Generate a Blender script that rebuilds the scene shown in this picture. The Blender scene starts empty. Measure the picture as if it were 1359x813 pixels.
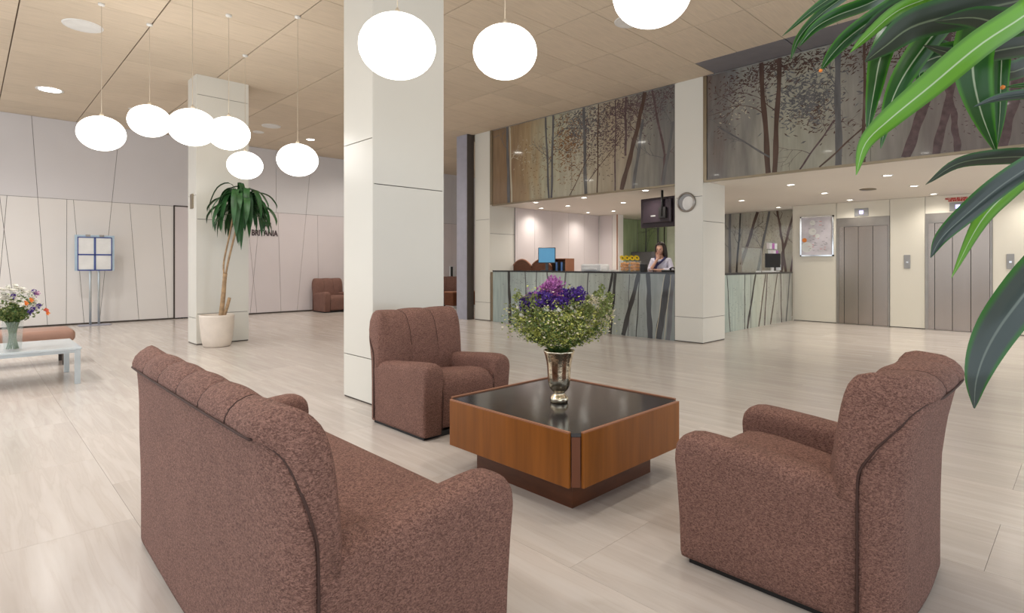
import bpy, bmesh, math, random
from mathutils import Vector, Matrix
SC = bpy.context.scene
COL = SC.collection
# ------------------------------------------------------------------ camera
cam_d = bpy.data.cameras.new('camera'); cam = bpy.data.objects.new('camera', cam_d); COL.objects.link(cam)
SC.camera = cam
cam.location = (0, 0, 1.3)
cam.rotation_euler = (math.radians(90), 0, -math.atan2(724.5, 747))
cam_d.sensor_width = 36; cam_d.sensor_fit = 'HORIZONTAL'
cam_d.lens = 36 * 747 / 1359
cam_d.shift_y = -(406.5 - 351) / 1359
cam_d.clip_start = 0.05
# ------------------------------------------------------------------ world, exposure
W = bpy.data.worlds.new('world'); SC.world = W; W.use_nodes = True
W.node_tree.nodes['Background'].inputs[0].default_value = (0.86, 0.93, 1.0, 1)
W.node_tree.nodes['Background'].inputs[1].default_value = 1.25
SC.view_settings.view_transform = 'Standard'; SC.view_settings.look = 'None'
SC.view_settings.gamma = 1; SC.view_settings.use_curve_mapping = False
SC.view_settings.exposure = 0.32
HALL_W = 130.0       # watts of one ceiling downlight in the hall
SOFFIT_W = 33.0     # watts of one small soffit downlight
GLOBE_E = 3.4       # emission of the glass globes
ZC = 4.385          # hall ceiling
ZS = 2.67           # soffit over reception and lifts
random.seed(7)
R = random.random
def U(a, b): return a + (b - a) * random.random()

# ------------------------------------------------------------------ materials
MATS = {}
def mat(name, col=(.8, .8, .8), rough=.5, metal=0., emit=None, estr=0., trans=0., ior=1.45, spec=.5, bump=None, vary=None, alpha=1., coat=0., sheen=0.):
    """bump=(scale, strength, distance[, mapping scale]); vary=(scale, amount[, mapping scale])"""
    m = bpy.data.materials.new(name); m.use_nodes = True
    nt = m.node_tree; b = nt.nodes['Principled BSDF']
    b.inputs['Base Color'].default_value = (*col, 1)
    b.inputs['Roughness'].default_value = rough; b.inputs['Metallic'].default_value = metal
    b.inputs['IOR'].default_value = ior; b.inputs['Specular IOR Level'].default_value = spec
    b.inputs['Transmission Weight'].default_value = trans; b.inputs['Alpha'].default_value = alpha
    b.inputs['Coat Weight'].default_value = coat; b.inputs['Sheen Weight'].default_value = sheen
    if emit: b.inputs['Emission Color'].default_value = (*emit, 1); b.inputs['Emission Strength'].default_value = estr
    tc = nt.nodes.new('ShaderNodeTexCoord')
    def noise(scale, ms, detail=4):
        mp = nt.nodes.new('ShaderNodeMapping'); nt.links.new(tc.outputs['Object'], mp.inputs[0])
        mp.inputs['Scale'].default_value = ms
        n = nt.nodes.new('ShaderNodeTexNoise'); n.inputs['Scale'].default_value = scale; n.inputs['Detail'].default_value = detail
        nt.links.new(mp.outputs[0], n.inputs[0]); return n
    if bump:
        n = noise(bump[0], bump[3] if len(bump) > 3 else (1, 1, 1))
        bp = nt.nodes.new('ShaderNodeBump'); bp.inputs['Strength'].default_value = bump[1]; bp.inputs['Distance'].default_value = bump[2]
        nt.links.new(n.outputs[0], bp.inputs['Height']); nt.links.new(bp.outputs[0], b.inputs['Normal'])
    v = vary if vary else (6, .06)
    n = noise(v[0], v[2] if len(v) > 2 else (1, 1, 1), 6)
    mr = nt.nodes.new('ShaderNodeMapRange'); mr.inputs[1].default_value = .3; mr.inputs[2].default_value = .7
    mr.inputs[3].default_value = 1 - v[1]; mr.inputs[4].default_value = 1 + v[1]
    nt.links.new(n.outputs[0], mr.inputs[0])
    hs = nt.nodes.new('ShaderNodeHueSaturation'); hs.inputs['Color'].default_value = (*col, 1)
    nt.links.new(mr.outputs[0], hs.inputs['Value']); nt.links.new(hs.outputs[0], b.inputs['Base Color'])
    m['hs'] = 1
    MATS[name] = m; return m
def node(m, t): return m.node_tree.nodes.new(t)
def first(m, t): return [n for n in m.node_tree.nodes if n.type == t][0]
def obj_random(m, amt, hue=0.0):
    """each object gets its own slight tone"""
    nt = m.node_tree; hs = first(m, 'HUE_SAT')
    oi = node(m, 'ShaderNodeObjectInfo'); mr = node(m, 'ShaderNodeMapRange')
    mr.inputs[3].default_value = 1 - amt; mr.inputs[4].default_value = 1 + amt
    nt.links.new(oi.outputs['Random'], mr.inputs[0])
    old = [l for l in nt.links if l.to_node == hs and l.to_socket.name == 'Value'][0].from_socket
    mu = node(m, 'ShaderNodeMath'); mu.operation = 'MULTIPLY'
    nt.links.new(old, mu.inputs[0]); nt.links.new(mr.outputs[0], mu.inputs[1]); nt.links.new(mu.outputs[0], hs.inputs['Value'])

# floor: veined travertine, veins run along Y
def floor_mat():
    m = mat('travertine', (.60, .525, .455), rough=.2, spec=.5, vary=(1.0, .07, (2.4, .5, 1)))
    nt = m.node_tree; b = nt.nodes['Principled BSDF']
    ge = node(m, 'ShaderNodeNewGeometry'); oi = node(m, 'ShaderNodeObjectInfo')
    ad = node(m, 'ShaderNodeVectorMath'); ad.operation = 'ADD'
    sc = node(m, 'ShaderNodeVectorMath'); sc.operation = 'SCALE'; sc.inputs[3].default_value = 37
    cb = node(m, 'ShaderNodeCombineXYZ'); nt.links.new(oi.outputs['Random'], cb.inputs[0]); nt.links.new(oi.outputs['Random'], cb.inputs[2])
    nt.links.new(cb.outputs[0], sc.inputs[0]); nt.links.new(ge.outputs['Position'], ad.inputs[0]); nt.links.new(sc.outputs[0], ad.inputs[1])
    mp = node(m, 'ShaderNodeMapping'); mp.inputs['Scale'].default_value = (17, 1.1, 3); nt.links.new(ad.outputs[0], mp.inputs[0])
    n = node(m, 'ShaderNodeTexNoise'); n.inputs['Scale'].default_value = 1.0; n.inputs['Detail'].default_value = 7; n.inputs['Distortion'].default_value = .5
    nt.links.new(mp.outputs[0], n.inputs[0])
    cr = node(m, 'ShaderNodeValToRGB'); e = cr.color_ramp.elements
    e[0].position = .28; e[0].color = (.555, .495, .445, 1); e[1].position = .72; e[1].color = (.655, .605, .56, 1)
    k = e.new(.46); k.color = (.605, .55, .502, 1); k = e.new(.5); k.color = (.58, .52, .468, 1); k = e.new(.54); k.color = (.615, .56, .51, 1)
    nt.links.new(n.outputs[0], cr.inputs[0])
    hs = first(m, 'HUE_SAT'); nt.links.new(cr.outputs[0], hs.inputs['Color'])
    mr = node(m, 'ShaderNodeMapRange'); mr.inputs[3].default_value = .15; mr.inputs[4].default_value = .24
    nt.links.new(n.outputs[0], mr.inputs[0]); nt.links.new(mr.outputs[0], b.inputs['Roughness'])
    obj_random(m, .045); return m
floor_mat()
mat('grout', (.46, .40, .35), .6)
mat('ceiling_board', (.67, .56, .43), .85, vary=(3, .07, (1, 14, 1)), bump=(220, .35, .004)); obj_random(MATS['ceiling_board'], .05)
mat('ceiling_joint', (.20, .155, .115), .9)
mat('vent_grey', (.21, .20, .215), .6)
mat('wall_cream', (.80, .765, .73), .42, vary=(1.2, .02)); obj_random(MATS['wall_cream'], .02)
mat('wall_upper', (.70, .675, .68), .5, vary=(1.2, .02))
mat('wall_lilac', (.73, .665, .665), .5, vary=(1.2, .02)); obj_random(MATS['wall_lilac'], .02)
mat('wall_gap', (.12, .10, .09), .8)
mat('column_panel', (.735, .715, .65), .22, vary=(1.0, .015)); obj_random(MATS['column_panel'], .015)
mat('lift_panel', (.76, .72, .62), .3, vary=(1.0, .015))
mat('soffit_white', (.80, .74, .665), .6, vary=(1, .015))
mat('blue_grey_metal', (.37, .37, .44), .4)
mat('dark_brown_metal', (.07, .055, .045), .5)
mat('bronze', (.28, .23, .16), .35, .8)
mat('print_brown', (.085, .05, .04), .12, coat=.3, vary=(14, .25, (1, 1, .2)))
mat('print_slate', (.12, .12, .125), .12, coat=.3, vary=(14, .25, (1, 1, .2)))
mat('print_plum', (.10, .065, .07), .12, coat=.3, vary=(14, .3))
mat('print_cream', (.50, .45, .33), .12, coat=.3)
mat('print_rust', (.22, .12, .06), .12, coat=.3, vary=(14, .3))
mat('print_dark', (.035, .033, .032), .12, coat=.3, vary=(9, .3, (1, 1, .2)))
def mural_mat(name, stops, ymin, ymax, axis=1, rough=.1, emit=0.):
    """backing print: soft vertical bands of colour across the length of the panel"""
    m = mat(name, (.4, .4, .3), rough, coat=.5)
    nt = m.node_tree; hs = first(m, 'HUE_SAT')
    ge = node(m, 'ShaderNodeNewGeometry'); sp = node(m, 'ShaderNodeSeparateXYZ'); nt.links.new(ge.outputs['Position'], sp.inputs[0])
    mr = node(m, 'ShaderNodeMapRange'); mr.inputs[1].default_value = ymin; mr.inputs[2].default_value = ymax; nt.links.new(sp.outputs[axis], mr.inputs[0])
    mp = node(m, 'ShaderNodeMapping'); mp.inputs['Scale'].default_value = (2.6, 2.6, .7); nt.links.new(ge.outputs['Position'], mp.inputs[0])
    n = node(m, 'ShaderNodeTexNoise'); n.inputs['Scale'].default_value = 1; n.inputs['Detail'].default_value = 5; nt.links.new(mp.outputs[0], n.inputs[0])
    a = node(m, 'ShaderNodeMath'); a.operation = 'MULTIPLY_ADD'; a.inputs[1].default_value = .35; a.inputs[2].default_value = -.175; nt.links.new(n.outputs[0], a.inputs[0])
    s = node(m, 'ShaderNodeMath'); s.operation = 'ADD'; nt.links.new(mr.outputs[0], s.inputs[0]); nt.links.new(a.outputs[0], s.inputs[1])
    cr = node(m, 'ShaderNodeValToRGB'); e = cr.color_ramp.elements
    e[0].position = stops[0][0]; e[0].color = (*stops[0][1], 1); e[1].position = stops[-1][0]; e[1].color = (*stops[-1][1], 1)
    for p, c in stops[1:-1]: k = e.new(p); k.color = (*c, 1)
    nt.links.new(s.outputs[0], cr.inputs[0])
    # fine upright streaks
    mp2 = node(m, 'ShaderNodeMapping'); mp2.inputs['Scale'].default_value = (13, 13, 1.8); nt.links.new(ge.outputs['Position'], mp2.inputs[0])
    n2 = node(m, 'ShaderNodeTexNoise'); n2.inputs['Scale'].default_value = 1; n2.inputs['Detail'].default_value = 6; nt.links.new(mp2.outputs[0], n2.inputs[0])
    m2 = node(m, 'ShaderNodeMapRange'); m2.inputs[1].default_value = .3; m2.inputs[2].default_value = .7; m2.inputs[3].default_value = .84; m2.inputs[4].default_value = 1.12
    nt.links.new(n2.outputs[0], m2.inputs[0]); nt.links.new(m2.outputs[0], hs.inputs['Value'])
    nt.links.new(cr.outputs[0], hs.inputs['Color'])
    return m
mural_mat('mural_left_print', [(0, (.16, .155, .15)), (.14, (.24, .23, .20)), (.28, (.40, .33, .24)), (.45, (.45, .42, .33)), (.62, (.42, .41, .30)), (.72, (.38, .28, .16)), (.9, (.24, .155, .09)), (1, (.22, .15, .09))], 4.97, 9.6)
mural_mat('mural_right_print', [(0, (.14, .125, .12)), (.3, (.19, .165, .155)), (.5, (.25, .235, .21)), (.68, (.36, .35, .28)), (.8, (.30, .29, .25)), (.92, (.17, .16, .155)), (1, (.13, .09, .075))], -.4, 4.5)
mural_mat('counter_print', [(0, (.21, .23, .22)), (.3, (.35, .38, .34)), (.5, (.42, .47, .43)), (.65, (.50, .58, .55)), (.85, (.34, .40, .39)), (1, (.36, .44, .42))], 4.97, 9.56, rough=.16)
mural_mat('desk_print', [(0, (.34, .42, .38)), (.3, (.42, .50, .45)), (.5, (.50, .55, .47)), (.8, (.46, .47, .42)), (1, (.35, .36, .33))], 9.5, 13.9, axis=0, rough=.16)
mural_mat('back_print', [(0, (.27, .25, .20)), (.4, (.38, .36, .29)), (.75, (.36, .35, .30)), (1, (.20, .19, .17))], 4.9, 7.2, rough=.3)
mural_mat('green_print', [(0, (.42, .47, .33)), (.4, (.26, .33, .16)), (.7, (.40, .48, .28)), (1, (.42, .50, .36))], 8.5, 10.2, rough=.3)
mat('pale_green_panel', (.58, .62, .48), .35)
mat('counter_top', (.025, .024, .026), .15)
mat('steel', (.40, .345, .305), .27, 1.0, bump=(90, .05, .001, (1, 1, .02)), vary=(3, .03, (3, 3, .1)))
mat('steel_frame', (.38, .35, .32), .35, 1.0)
mat('polished_steel', (.7, .7, .7), .12, 1.0)
mat('table_metal', (.55, .60, .62), .3, .6)
mat('lamp_glass', (.95, .95, .95), .3, emit=(1, .965, .91), estr=GLOBE_E)
mat('downlight_on', (.9, .9, .9), .3, emit=(1, .95, .86), estr=14)
mat('disc_white', (.80, .79, .76), .45)
mat('cable', (.55, .47, .36), .5)
mat('black', (.012, .011, .011), .45)
mat('piping', (.055, .024, .018), .7)
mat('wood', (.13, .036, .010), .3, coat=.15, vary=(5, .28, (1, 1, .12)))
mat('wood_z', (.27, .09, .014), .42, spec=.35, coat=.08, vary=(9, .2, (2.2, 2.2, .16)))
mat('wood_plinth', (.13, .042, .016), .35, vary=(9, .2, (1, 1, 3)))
mat('wood_edge', (.36, .16, .09), .35)
mat('black_glass', (.03, .028, .03), .13, spec=.8)
mat('pot', (.78, .69, .60), .42)
mat('soil', (.05, .035, .025), .95)
mat('bark', (.42, .28, .16), .8, bump=(30, .5, .01, (1, 1, 3)), vary=(18, .25))
mat('silver_glass', (.66, .59, .45), .16, 1.0, bump=(55, .35, .004), vary=(38, .45))
mat('glass', (.80, .88, .84), .03, alpha=.12)
mat('clear_pane', (.75, .86, .83), .04, alpha=.13)
mat('table_glass', (.78, .84, .87), .08, trans=.35, ior=1.4)
mat('stem_green', (.07, .14, .03), .6)
mat('filler_green', (.20, .24, .07), .6, vary=(40, .35))
mat('lime', (.50, .52, .13), .6, vary=(40, .3))
mat('petal_white', (.82, .80, .72), .6)
mat('petal_cream', (.74, .66, .50), .6)
mat('petal_violet', (.085, .03, .27), .55, vary=(40, .3))
mat('petal_mauve', (.46, .15, .42), .55, vary=(40, .3))
mat('petal_orange', (.9, .28, .05), .55)
mat('petal_red', (.65, .12, .07), .55)
mat('petal_yellow', (.95, .70, .03), .55)
mat('orange_fruit', (.95, .36, .02), .45)
mat('leaf_far', (.022, .085, .022), .42, vary=(8, .35))
mat('skin', (.62, .36, .27), .5); mat('hair', (.03, .018, .014), .45)
mat('shirt', (.68, .66, .78), .7); mat('scarf', (.04, .04, .13), .7); mat('trousers', (.03, .03, .04), .8)
mat('white_paper', (.82, .82, .80), .6); mat('paper_blue', (.10, .20, .45), .5)
mat('screen_blue', (.05, .15, .25), .2, emit=(.10, .36, .60), estr=.4)
mat('screen_dark', (.02, .02, .025), .12)
mat('tv_shell', (.035, .025, .032), .22)
mat('plastic_white', (.75, .75, .75), .4)
mat('plastic_grey', (.32, .32, .32), .4)
mat('display_violet', (.1, .1, .3), .3, emit=(.42, .38, 1), estr=3.0)
mat('red_letter', (.50, .03, .02), .5)
mat('sign_letter', (.06, .035, .04), .5)
mat('blue_frame', (.05, .07, .30), .35)
mat('pale_blue_edge', (.45, .58, .68), .3)
mat('poster_print', (.70, .66, .70), .25, vary=(3.5, .18))
mat('bench_leather', (.36, .205, .15), .45)
def fabric():
    m = mat('fabric', (.2, .11, .09), .8)
    nt = m.node_tree; b = nt.nodes['Principled BSDF']; hs = first(m, 'HUE_SAT')
    tc = first(m, 'TEX_COORD'); mp = node(m, 'ShaderNodeMapping'); mp.inputs['Scale'].default_value = (1, 1, 1.9); nt.links.new(tc.outputs['Object'], mp.inputs[0])
    n = node(m, 'ShaderNodeTexNoise'); n.inputs['Scale'].default_value = 120; n.inputs['Detail'].default_value = 1.5; n.inputs['Distortion'].default_value = 1.2
    nt.links.new(mp.outputs[0], n.inputs[0])
    cr = node(m, 'ShaderNodeValToRGB'); e = cr.color_ramp.elements
    e[0].position = .38; e[0].color = (.135, .063, .048, 1); e[1].position = .62; e[1].color = (.325, .172, .134, 1)
    nt.links.new(n.outputs[0], cr.inputs[0]); nt.links.new(cr.outputs[0], hs.inputs['Color'])
    bp = node(m, 'ShaderNodeBump'); bp.inputs['Strength'].default_value = 1.0; bp.inputs['Distance'].default_value = .007
    nt.links.new(n.outputs[0], bp.inputs['Height']); nt.links.new(bp.outputs[0], b.inputs['Normal'])
fabric()
def leaf_mat(name, edge, mid, dark, rough=.3):
    """leaf with pale midrib: colour across the blade by the UV u coordinate"""
    m = mat(name, edge, rough); nt = m.node_tree; hs = first(m, 'HUE_SAT')
    uv = node(m, 'ShaderNodeUVMap'); sp = node(m, 'ShaderNodeSeparateXYZ'); nt.links.new(uv.outputs[0], sp.inputs[0])
    cr = node(m, 'ShaderNodeValToRGB'); e = cr.color_ramp.elements
    e[0].position = 0; e[0].color = (*edge, 1); e[1].position = 1; e[1].color = (*edge, 1)
    for p, c in ((.06, edge), (.16, dark), (.46, dark), (.485, mid), (.515, mid), (.54, dark), (.86, dark), (.95, edge)): k = e.new(p); k.color = (*c, 1)
    nt.links.new(sp.outputs[0], cr.inputs[0]); nt.links.new(cr.outputs[0], hs.inputs['Color'])
leaf_mat('leaf_bright', (.07, .20, .015), (.45, .58, .34), (.12, .32, .02))
leaf_mat('leaf_green', (.05, .20, .012), (.35, .42, .28), (.014, .075, .010))
leaf_mat('leaf_dark', (.025, .10, .018), (.16, .20, .12), (.030, .042, .026), .38)
leaf_mat('leaf_grey', (.03, .12, .025), (.13, .16, .14), (.045, .062, .058), .22)

# ------------------------------------------------------------------ helpers
def tag(o, label=None, cat=None, group=None, kind=None):
    if label: o['label'] = label
    if cat: o['category'] = cat
    if group: o['group'] = group
    if kind: o['kind'] = kind
    return o
def empty(name, loc, rz=0, label=None, cat=None, group=None, kind=None):
    o = bpy.data.objects.new(name, None); o.empty_display_size = .1; COL.objects.link(o)
    o.location = loc; o.rotation_euler = (0, 0, rz); return tag(o, label, cat, group, kind)
def link(name, me, parent=None, loc=None, rot=None):
    o = bpy.data.objects.new(name, me); COL.objects.link(o)
    if parent: o.parent = parent
    if loc: o.location = loc
    if rot: o.rotation_euler = rot
    return o
def build(name, bm, m, parent=None, smooth=False, loc=None, rot=None, fix=True, kind=None):
    if fix: bmesh.ops.recalc_face_normals(bm, faces=bm.faces)
    me = bpy.data.meshes.new(name); bm.to_mesh(me); bm.free()
    ms = m if isinstance(m, (list, tuple)) else [m]
    for x in ms: me.materials.append(MATS[x])
    if smooth: me.polygons.foreach_set('use_smooth', [True] * len(me.polygons))
    o = link(name, me, parent, loc, rot)
    if kind: o['kind'] = kind
    return o
def box(bm, x0, x1, y0, y1, z0, z1, bev=0, mi=0, seg=1):
    vs = [bm.verts.new(p) for p in ((x0, y0, z0), (x1, y0, z0), (x1, y1, z0), (x0, y1, z0), (x0, y0, z1), (x1, y0, z1), (x1, y1, z1), (x0, y1, z1))]
    fs = [bm.faces.new([vs[i] for i in f]) for f in ((3, 2, 1, 0), (4, 5, 6, 7), (0, 1, 5, 4), (1, 2, 6, 5), (2, 3, 7, 6), (3, 0, 4, 7))]
    for f in fs: f.material_index = mi
    if bev:
        es = list({e for f in fs for e in f.edges})
        r = bmesh.ops.bevel(bm, geom=es, offset=bev, segments=seg, affect='EDGES', profile=.5)
        for f in r['faces']: f.material_index = mi
    return vs
def bx(name, m, x0, x1, y0, y1, z0, z1, parent=None, bev=0, seg=1, kind=None, loc=None):
    bm = bmesh.new(); box(bm, min(x0, x1), max(x0, x1), min(y0, y1), max(y0, y1), min(z0, z1), max(z0, z1), bev, 0, seg)
    return build(name, bm, m, parent, loc=loc, kind=kind)
def lathe(bm, prof, n=24, cx=0, cy=0, z=0, mi=0, cap=True, sx=1, sy=1):
    rings = []
    for r, h in prof: rings.append([bm.verts.new((cx + r * sx * math.cos(2 * math.pi * i / n), cy + r * sy * math.sin(2 * math.pi * i / n), z + h)) for i in range(n)])
    for a, b in zip(rings, rings[1:]):
        for i in range(n): f = bm.faces.new((a[i], a[(i + 1) % n], b[(i + 1) % n], b[i])); f.material_index = mi
    if cap:
        for rg in (rings[0], rings[-1]):
            try: f = bm.faces.new(rg); f.material_index = mi
            except ValueError: pass
def tube(bm, pts, rad, n=6, mi=0, cap=True):
    pts = [Vector(p) for p in pts]; rads = rad if isinstance(rad, (list, tuple)) else [rad] * len(pts)
    rings = []; up = Vector((0, 0, 1)); prev = None
    for i, p in enumerate(pts):
        t = (pts[min(i + 1, len(pts) - 1)] - pts[max(i - 1, 0)]).normalized()
        a = prev - t * prev.dot(t) if prev is not None else t.cross(up if abs(t.z) < .95 else Vector((1, 0, 0)))
        if a.length < 1e-6: a = t.orthogonal()
        a.normalize(); prev = a; b = t.cross(a)
        rings.append([bm.verts.new(p + (a * math.cos(2 * math.pi * k / n) + b * math.sin(2 * math.pi * k / n)) * rads[i]) for k in range(n)])
    for a, b in zip(rings, rings[1:]):
        for i in range(n): f = bm.faces.new((a[i], a[(i + 1) % n], b[(i + 1) % n], b[i])); f.material_index = mi
    if cap:
        for rg in (rings[0], rings[-1]): f = bm.faces.new(rg); f.material_index = mi
def loft(bm, rings, closed=True, cap=True, mi=0):
    vr = [[bm.verts.new(p) for p in r] for r in rings]; n = len(vr[0])
    for a, b in zip(vr, vr[1:]):
        for i in range(n if closed else n - 1):
            f = bm.faces.new((a[i], a[(i + 1) % n], b[(i + 1) % n], b[i])); f.material_index = mi
    if cap and closed: 
        for r in (vr[0], vr[-1]): f = bm.faces.new(r); f.material_index = mi
    return vr
def interp(tab, x):
    if x <= tab[0][0]: return tab[0][1]
    for (a, b), (c, d) in zip(tab, tab[1:]):
        if x <= c:
            t = (x - a) / (c - a); return b + (d - b) * t
    return tab[-1][1]
def catmull(P, k=4):
    P = [Vector(p) for p in P]; Q = [P[0] * 2 - P[1]] + P + [P[-1] * 2 - P[-2]]; out = []
    for i in range(1, len(Q) - 2):
        a, b, c, d = Q[i - 1:i + 3]
        for j in range(k):
            t = j / k; out.append(.5 * ((2 * b) + (c - a) * t + (2 * a - 5 * b + 4 * c - d) * t * t + (3 * b - a - 3 * c + d) * t ** 3))
    out.append(P[-1]); return out
def copy_tree(o, parent=None):
    c = o.copy(); COL.objects.link(c)
    if parent: c.parent = parent
    for ch in list(o.children): copy_tree(ch, c)
    return c
def text_obj(name, body, size, m, loc, rot, parent=None, extrude=.004, align='LEFT', sx=1.0, bold=0.):
    cu = bpy.data.curves.new(name, 'FONT'); cu.body = body; cu.size = size; cu.extrude = extrude; cu.align_x = align; cu.offset = bold
    tmp = bpy.data.objects.new(name, cu); me = bpy.data.meshes.new_from_object(tmp)
    bpy.data.objects.remove(tmp); me.materials.clear(); me.materials.append(MATS[m])
    o = link(name, me, parent, loc, rot); o.scale = (sx, 1, 1); return o
def spot(loc, watts, size=150, blend=1., rad=.12, col=(1, .93, .84)):
    l = bpy.data.lights.new('lamp_light', 'SPOT'); l.energy = watts; l.spot_size = math.radians(size); l.spot_blend = blend; l.shadow_soft_size = rad; l.color = col
    o = bpy.data.objects.new('lamp_light', l); COL.objects.link(o); o.location = loc; return o

# =================================================================== SETTING
# ---- floor: bed and slabs
fl = bx('floor', 'grout', -4, 15.2, -4, 15.6, -.12, -.006); tag(fl, kind='structure')
SX, SY = .62, 1.24
def slab_mesh(w, d):
    bm = bmesh.new(); box(bm, .0006, w - .0006, .0006, d - .0006, -.02, 0); 
    me = bpy.data.meshes.new('floor_slab'); bmesh.ops.recalc_face_normals(bm, faces=bm.faces); bm.to_mesh(me); bm.free(); me.materials.append(MATS['travertine']); return me
slab = slab_mesh(SX, SY)
Fv = Vector((.6962, .7178)); Rv = Vector((.7178, -.6962))
def pix(x, y, z):
    p = Vector((x, y)); D = p.dot(Fv)
    return (679.5 + 747 * p.dot(Rv) / D, 351 + 747 * (1.3 - z) / D, D) if D > .1 else (None, None, D)
far_slabs = bmesh.new(); cand = []
i0 = -7
for i in range(i0, 25):
    for j in range(-4, 13):
        x, y = i * SX, j * SY + (SY / 2 if i % 2 else 0) - .3
        if x > 14.75 or y > 15.3 or y < -4: continue
        cx_, cy_, D = pix(x + SX / 2, y + SY / 2, 0)
        if cx_ is not None and -120 < cx_ < 1480 and D > 1.0: cand.append((D, x, y))
        else: box(far_slabs, x + .001, x + SX - .001, y + .001, y + SY - .001, -.02, 0)
cand.sort()
for k, (D, x, y) in enumerate(cand):
    if k < 300: link('slab', slab, fl, (x, y, 0))
    else: box(far_slabs, x + .001, x + SX - .001, y + .001, y + SY - .001, -.02, 0)
build('distant_slabs', far_slabs, 'travertine', fl, kind='stuff')
# ---- hall ceiling: backing and boards
ce = bx('ceiling', 'ceiling_joint', -4, 15.2, -4, 15.6, ZC + .022, ZC + .2); tag(ce, kind='structure')
PX, PY = 1.265, .66
def board_mesh(w, d, m='ceiling_board'):
    bm = bmesh.new(); box(bm, .007, w - .007, .0035, d - .0035, 0, .02, .003)
    me = bpy.data.meshes.new('ceiling_board'); bmesh.ops.recalc_face_normals(bm, faces=bm.faces); bm.to_mesh(me); bm.free(); me.materials.append(MATS[m]); return me
board = board_mesh(PX, PY); board_e = board_mesh(8.68 - 8.04, PY); vent = board_mesh(8.68 - 8.04, 1.31, 'vent_grey')
rest = bmesh.new()
for i in range(-4, 11):
    for j in range(-10, 18):
        x, y = .45 + i * PX, 4.255 + j * PY
        if y > 15.3: continue
        if x > 8.0 and y < 10.3:
            if i == 6:
                if y + PY / 2 < 4.26:
                    if (j % 2) == 0 and y > -3: link('vent_panel', vent, ce, (x, y, ZC))
                    continue
                link('ceiling_board', board_e, ce, (x, y, ZC))
            continue
        D = pix(x + PX / 2, y + PY / 2, ZC)[2]
        if D > 5.6: link('ceiling_board', board, ce, (x, y, ZC))
        else: box(rest, x + .007, x + PX - .007, y + .004, y + PY - .004, ZC, ZC + .02)
build('near_boards', rest, 'ceiling_board', ce, kind='stuff')
# ---- panel cutting: convex polygons split by slanted joints
def split(poly, p, q):
    (x0, z0), (x1, z1) = p, q
    s = lambda a: (a[0] - x0) * (z1 - z0) - (a[1] - z0) * (x1 - x0)
    A, B = [], []
    for i, a in enumerate(poly):
        b = poly[(i + 1) % len(poly)]; sa, sb = s(a), s(b)
        if sa >= 0: A.append(a)
        if sa <= 0: B.append(a)
        if sa * sb < 0:
            t = sa / (sa - sb); c = (a[0] + (b[0] - a[0]) * t, a[1] + (b[1] - a[1]) * t); A.append(c); B.append(c)
    return [P for P in (A, B) if len(P) > 2 and abs(area(P)) > .01]
def area(P): return sum(P[i][0] * P[(i + 1) % len(P)][1] - P[(i + 1) % len(P)][0] * P[i][1] for i in range(len(P))) / 2
def shrink(P, g):
    if area(P) < 0: P = P[::-1]
    n = len(P); L = []
    for i in range(n):
        a, b = Vector(P[i]), Vector(P[(i + 1) % n]); d = (b - a)
        if d.length < 1e-4: continue
        d.normalize(); nn = Vector((-d.y, d.x)); L.append((a + nn * g, d))
    out = []
    for i in range(len(L)):
        (a, d), (b, e) = L[i - 1], L[i]; cr = d.x * e.y - d.y * e.x
        if abs(cr) < 1e-5: out.append(tuple(b)); continue
        t = ((b.x - a.x) * e.y - (b.y - a.y) * e.x) / cr; out.append(tuple(a + d * t))
    return out
def prism(name, P, to3, thick, m, parent, gap=.004):
    P = shrink(P, gap); bm = bmesh.new()
    a = [bm.verts.new(to3(x, z, 0)) for x, z in P]; b = [bm.verts.new(to3(x, z, thick)) for x, z in P]
    bm.faces.new(a); bm.faces.new(b[::-1])
    for i in range(len(P)): bm.faces.new((a[i], a[(i + 1) % len(P)], b[(i + 1) % len(P)], b[i]))
    return build(name, bm, m, parent)
# ---- far wall
wf = bx('wall_far', 'wall_gap', -4, 15.2, 15.32, 15.5, -.006, ZC + .03); tag(wf, kind='structure')
to_far = lambda x, z, d: (x, 15.32 - d, z)
ZB = 2.70
low = [[(-4, .03), (13.2, .03), (13.2, ZB), (-4, ZB)]]; upp = [[(-4, ZB), (13.2, ZB), (13.2, ZC), (-4, ZC)]]
full = [((.967, 4.5), (1.229, .03)), ((2.50, 4.5), (2.119, .016)), ((6.98, 4.4), (6.566, 0)), ((11.975, 4.4), (11.975, 0))]
lows = [((.49, 1.09), (.597, 2.73)), ((.49, 2.62), (.74, .084)), ((1.55, 2.7), (1.541, .03)), ((1.662, 2.71), (1.848, .009)), ((2.679, 2.745), (2.862, 0)), ((3.269, 2.73), (3.453, -.02)), ((3.56, 2.7), (3.56, 0)), ((4.62, 2.7), (4.62, 0)), ((5.317, 1.84), (5.492, .012)), ((5.511, 2.03), (5.321, .022)), ((6.043, 2.7), (6.124, 0)), ((7.155, 2.84), (7.186, 0)), ((8.6, 2.7), (8.3, 0)), ((10.4, 2.7), (10.6, 0)), ((12.4, 2.7), (12.3, 0)), ((-.8, 2.7), (-.6, 0)), ((-2.2, 2.7), (-2.4, 0))]
def cut(polys, lines, local=True):
    for p, q in lines:
        nx = []
        for P in polys:
            xs = [v[0] for v in P]; xm = (p[0] + q[0]) / 2
            nx += split(P, p, q) if min(xs) < max(p[0], q[0]) and max(xs) > min(p[0], q[0]) else [P]
        polys = nx
    return polys
low = cut(cut(low, full), lows); upp = cut(upp, full + [((5.99, 4.4), (5.99, 2.7)), ((9.6, 4.4), (9.6, 2.7))])
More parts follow.
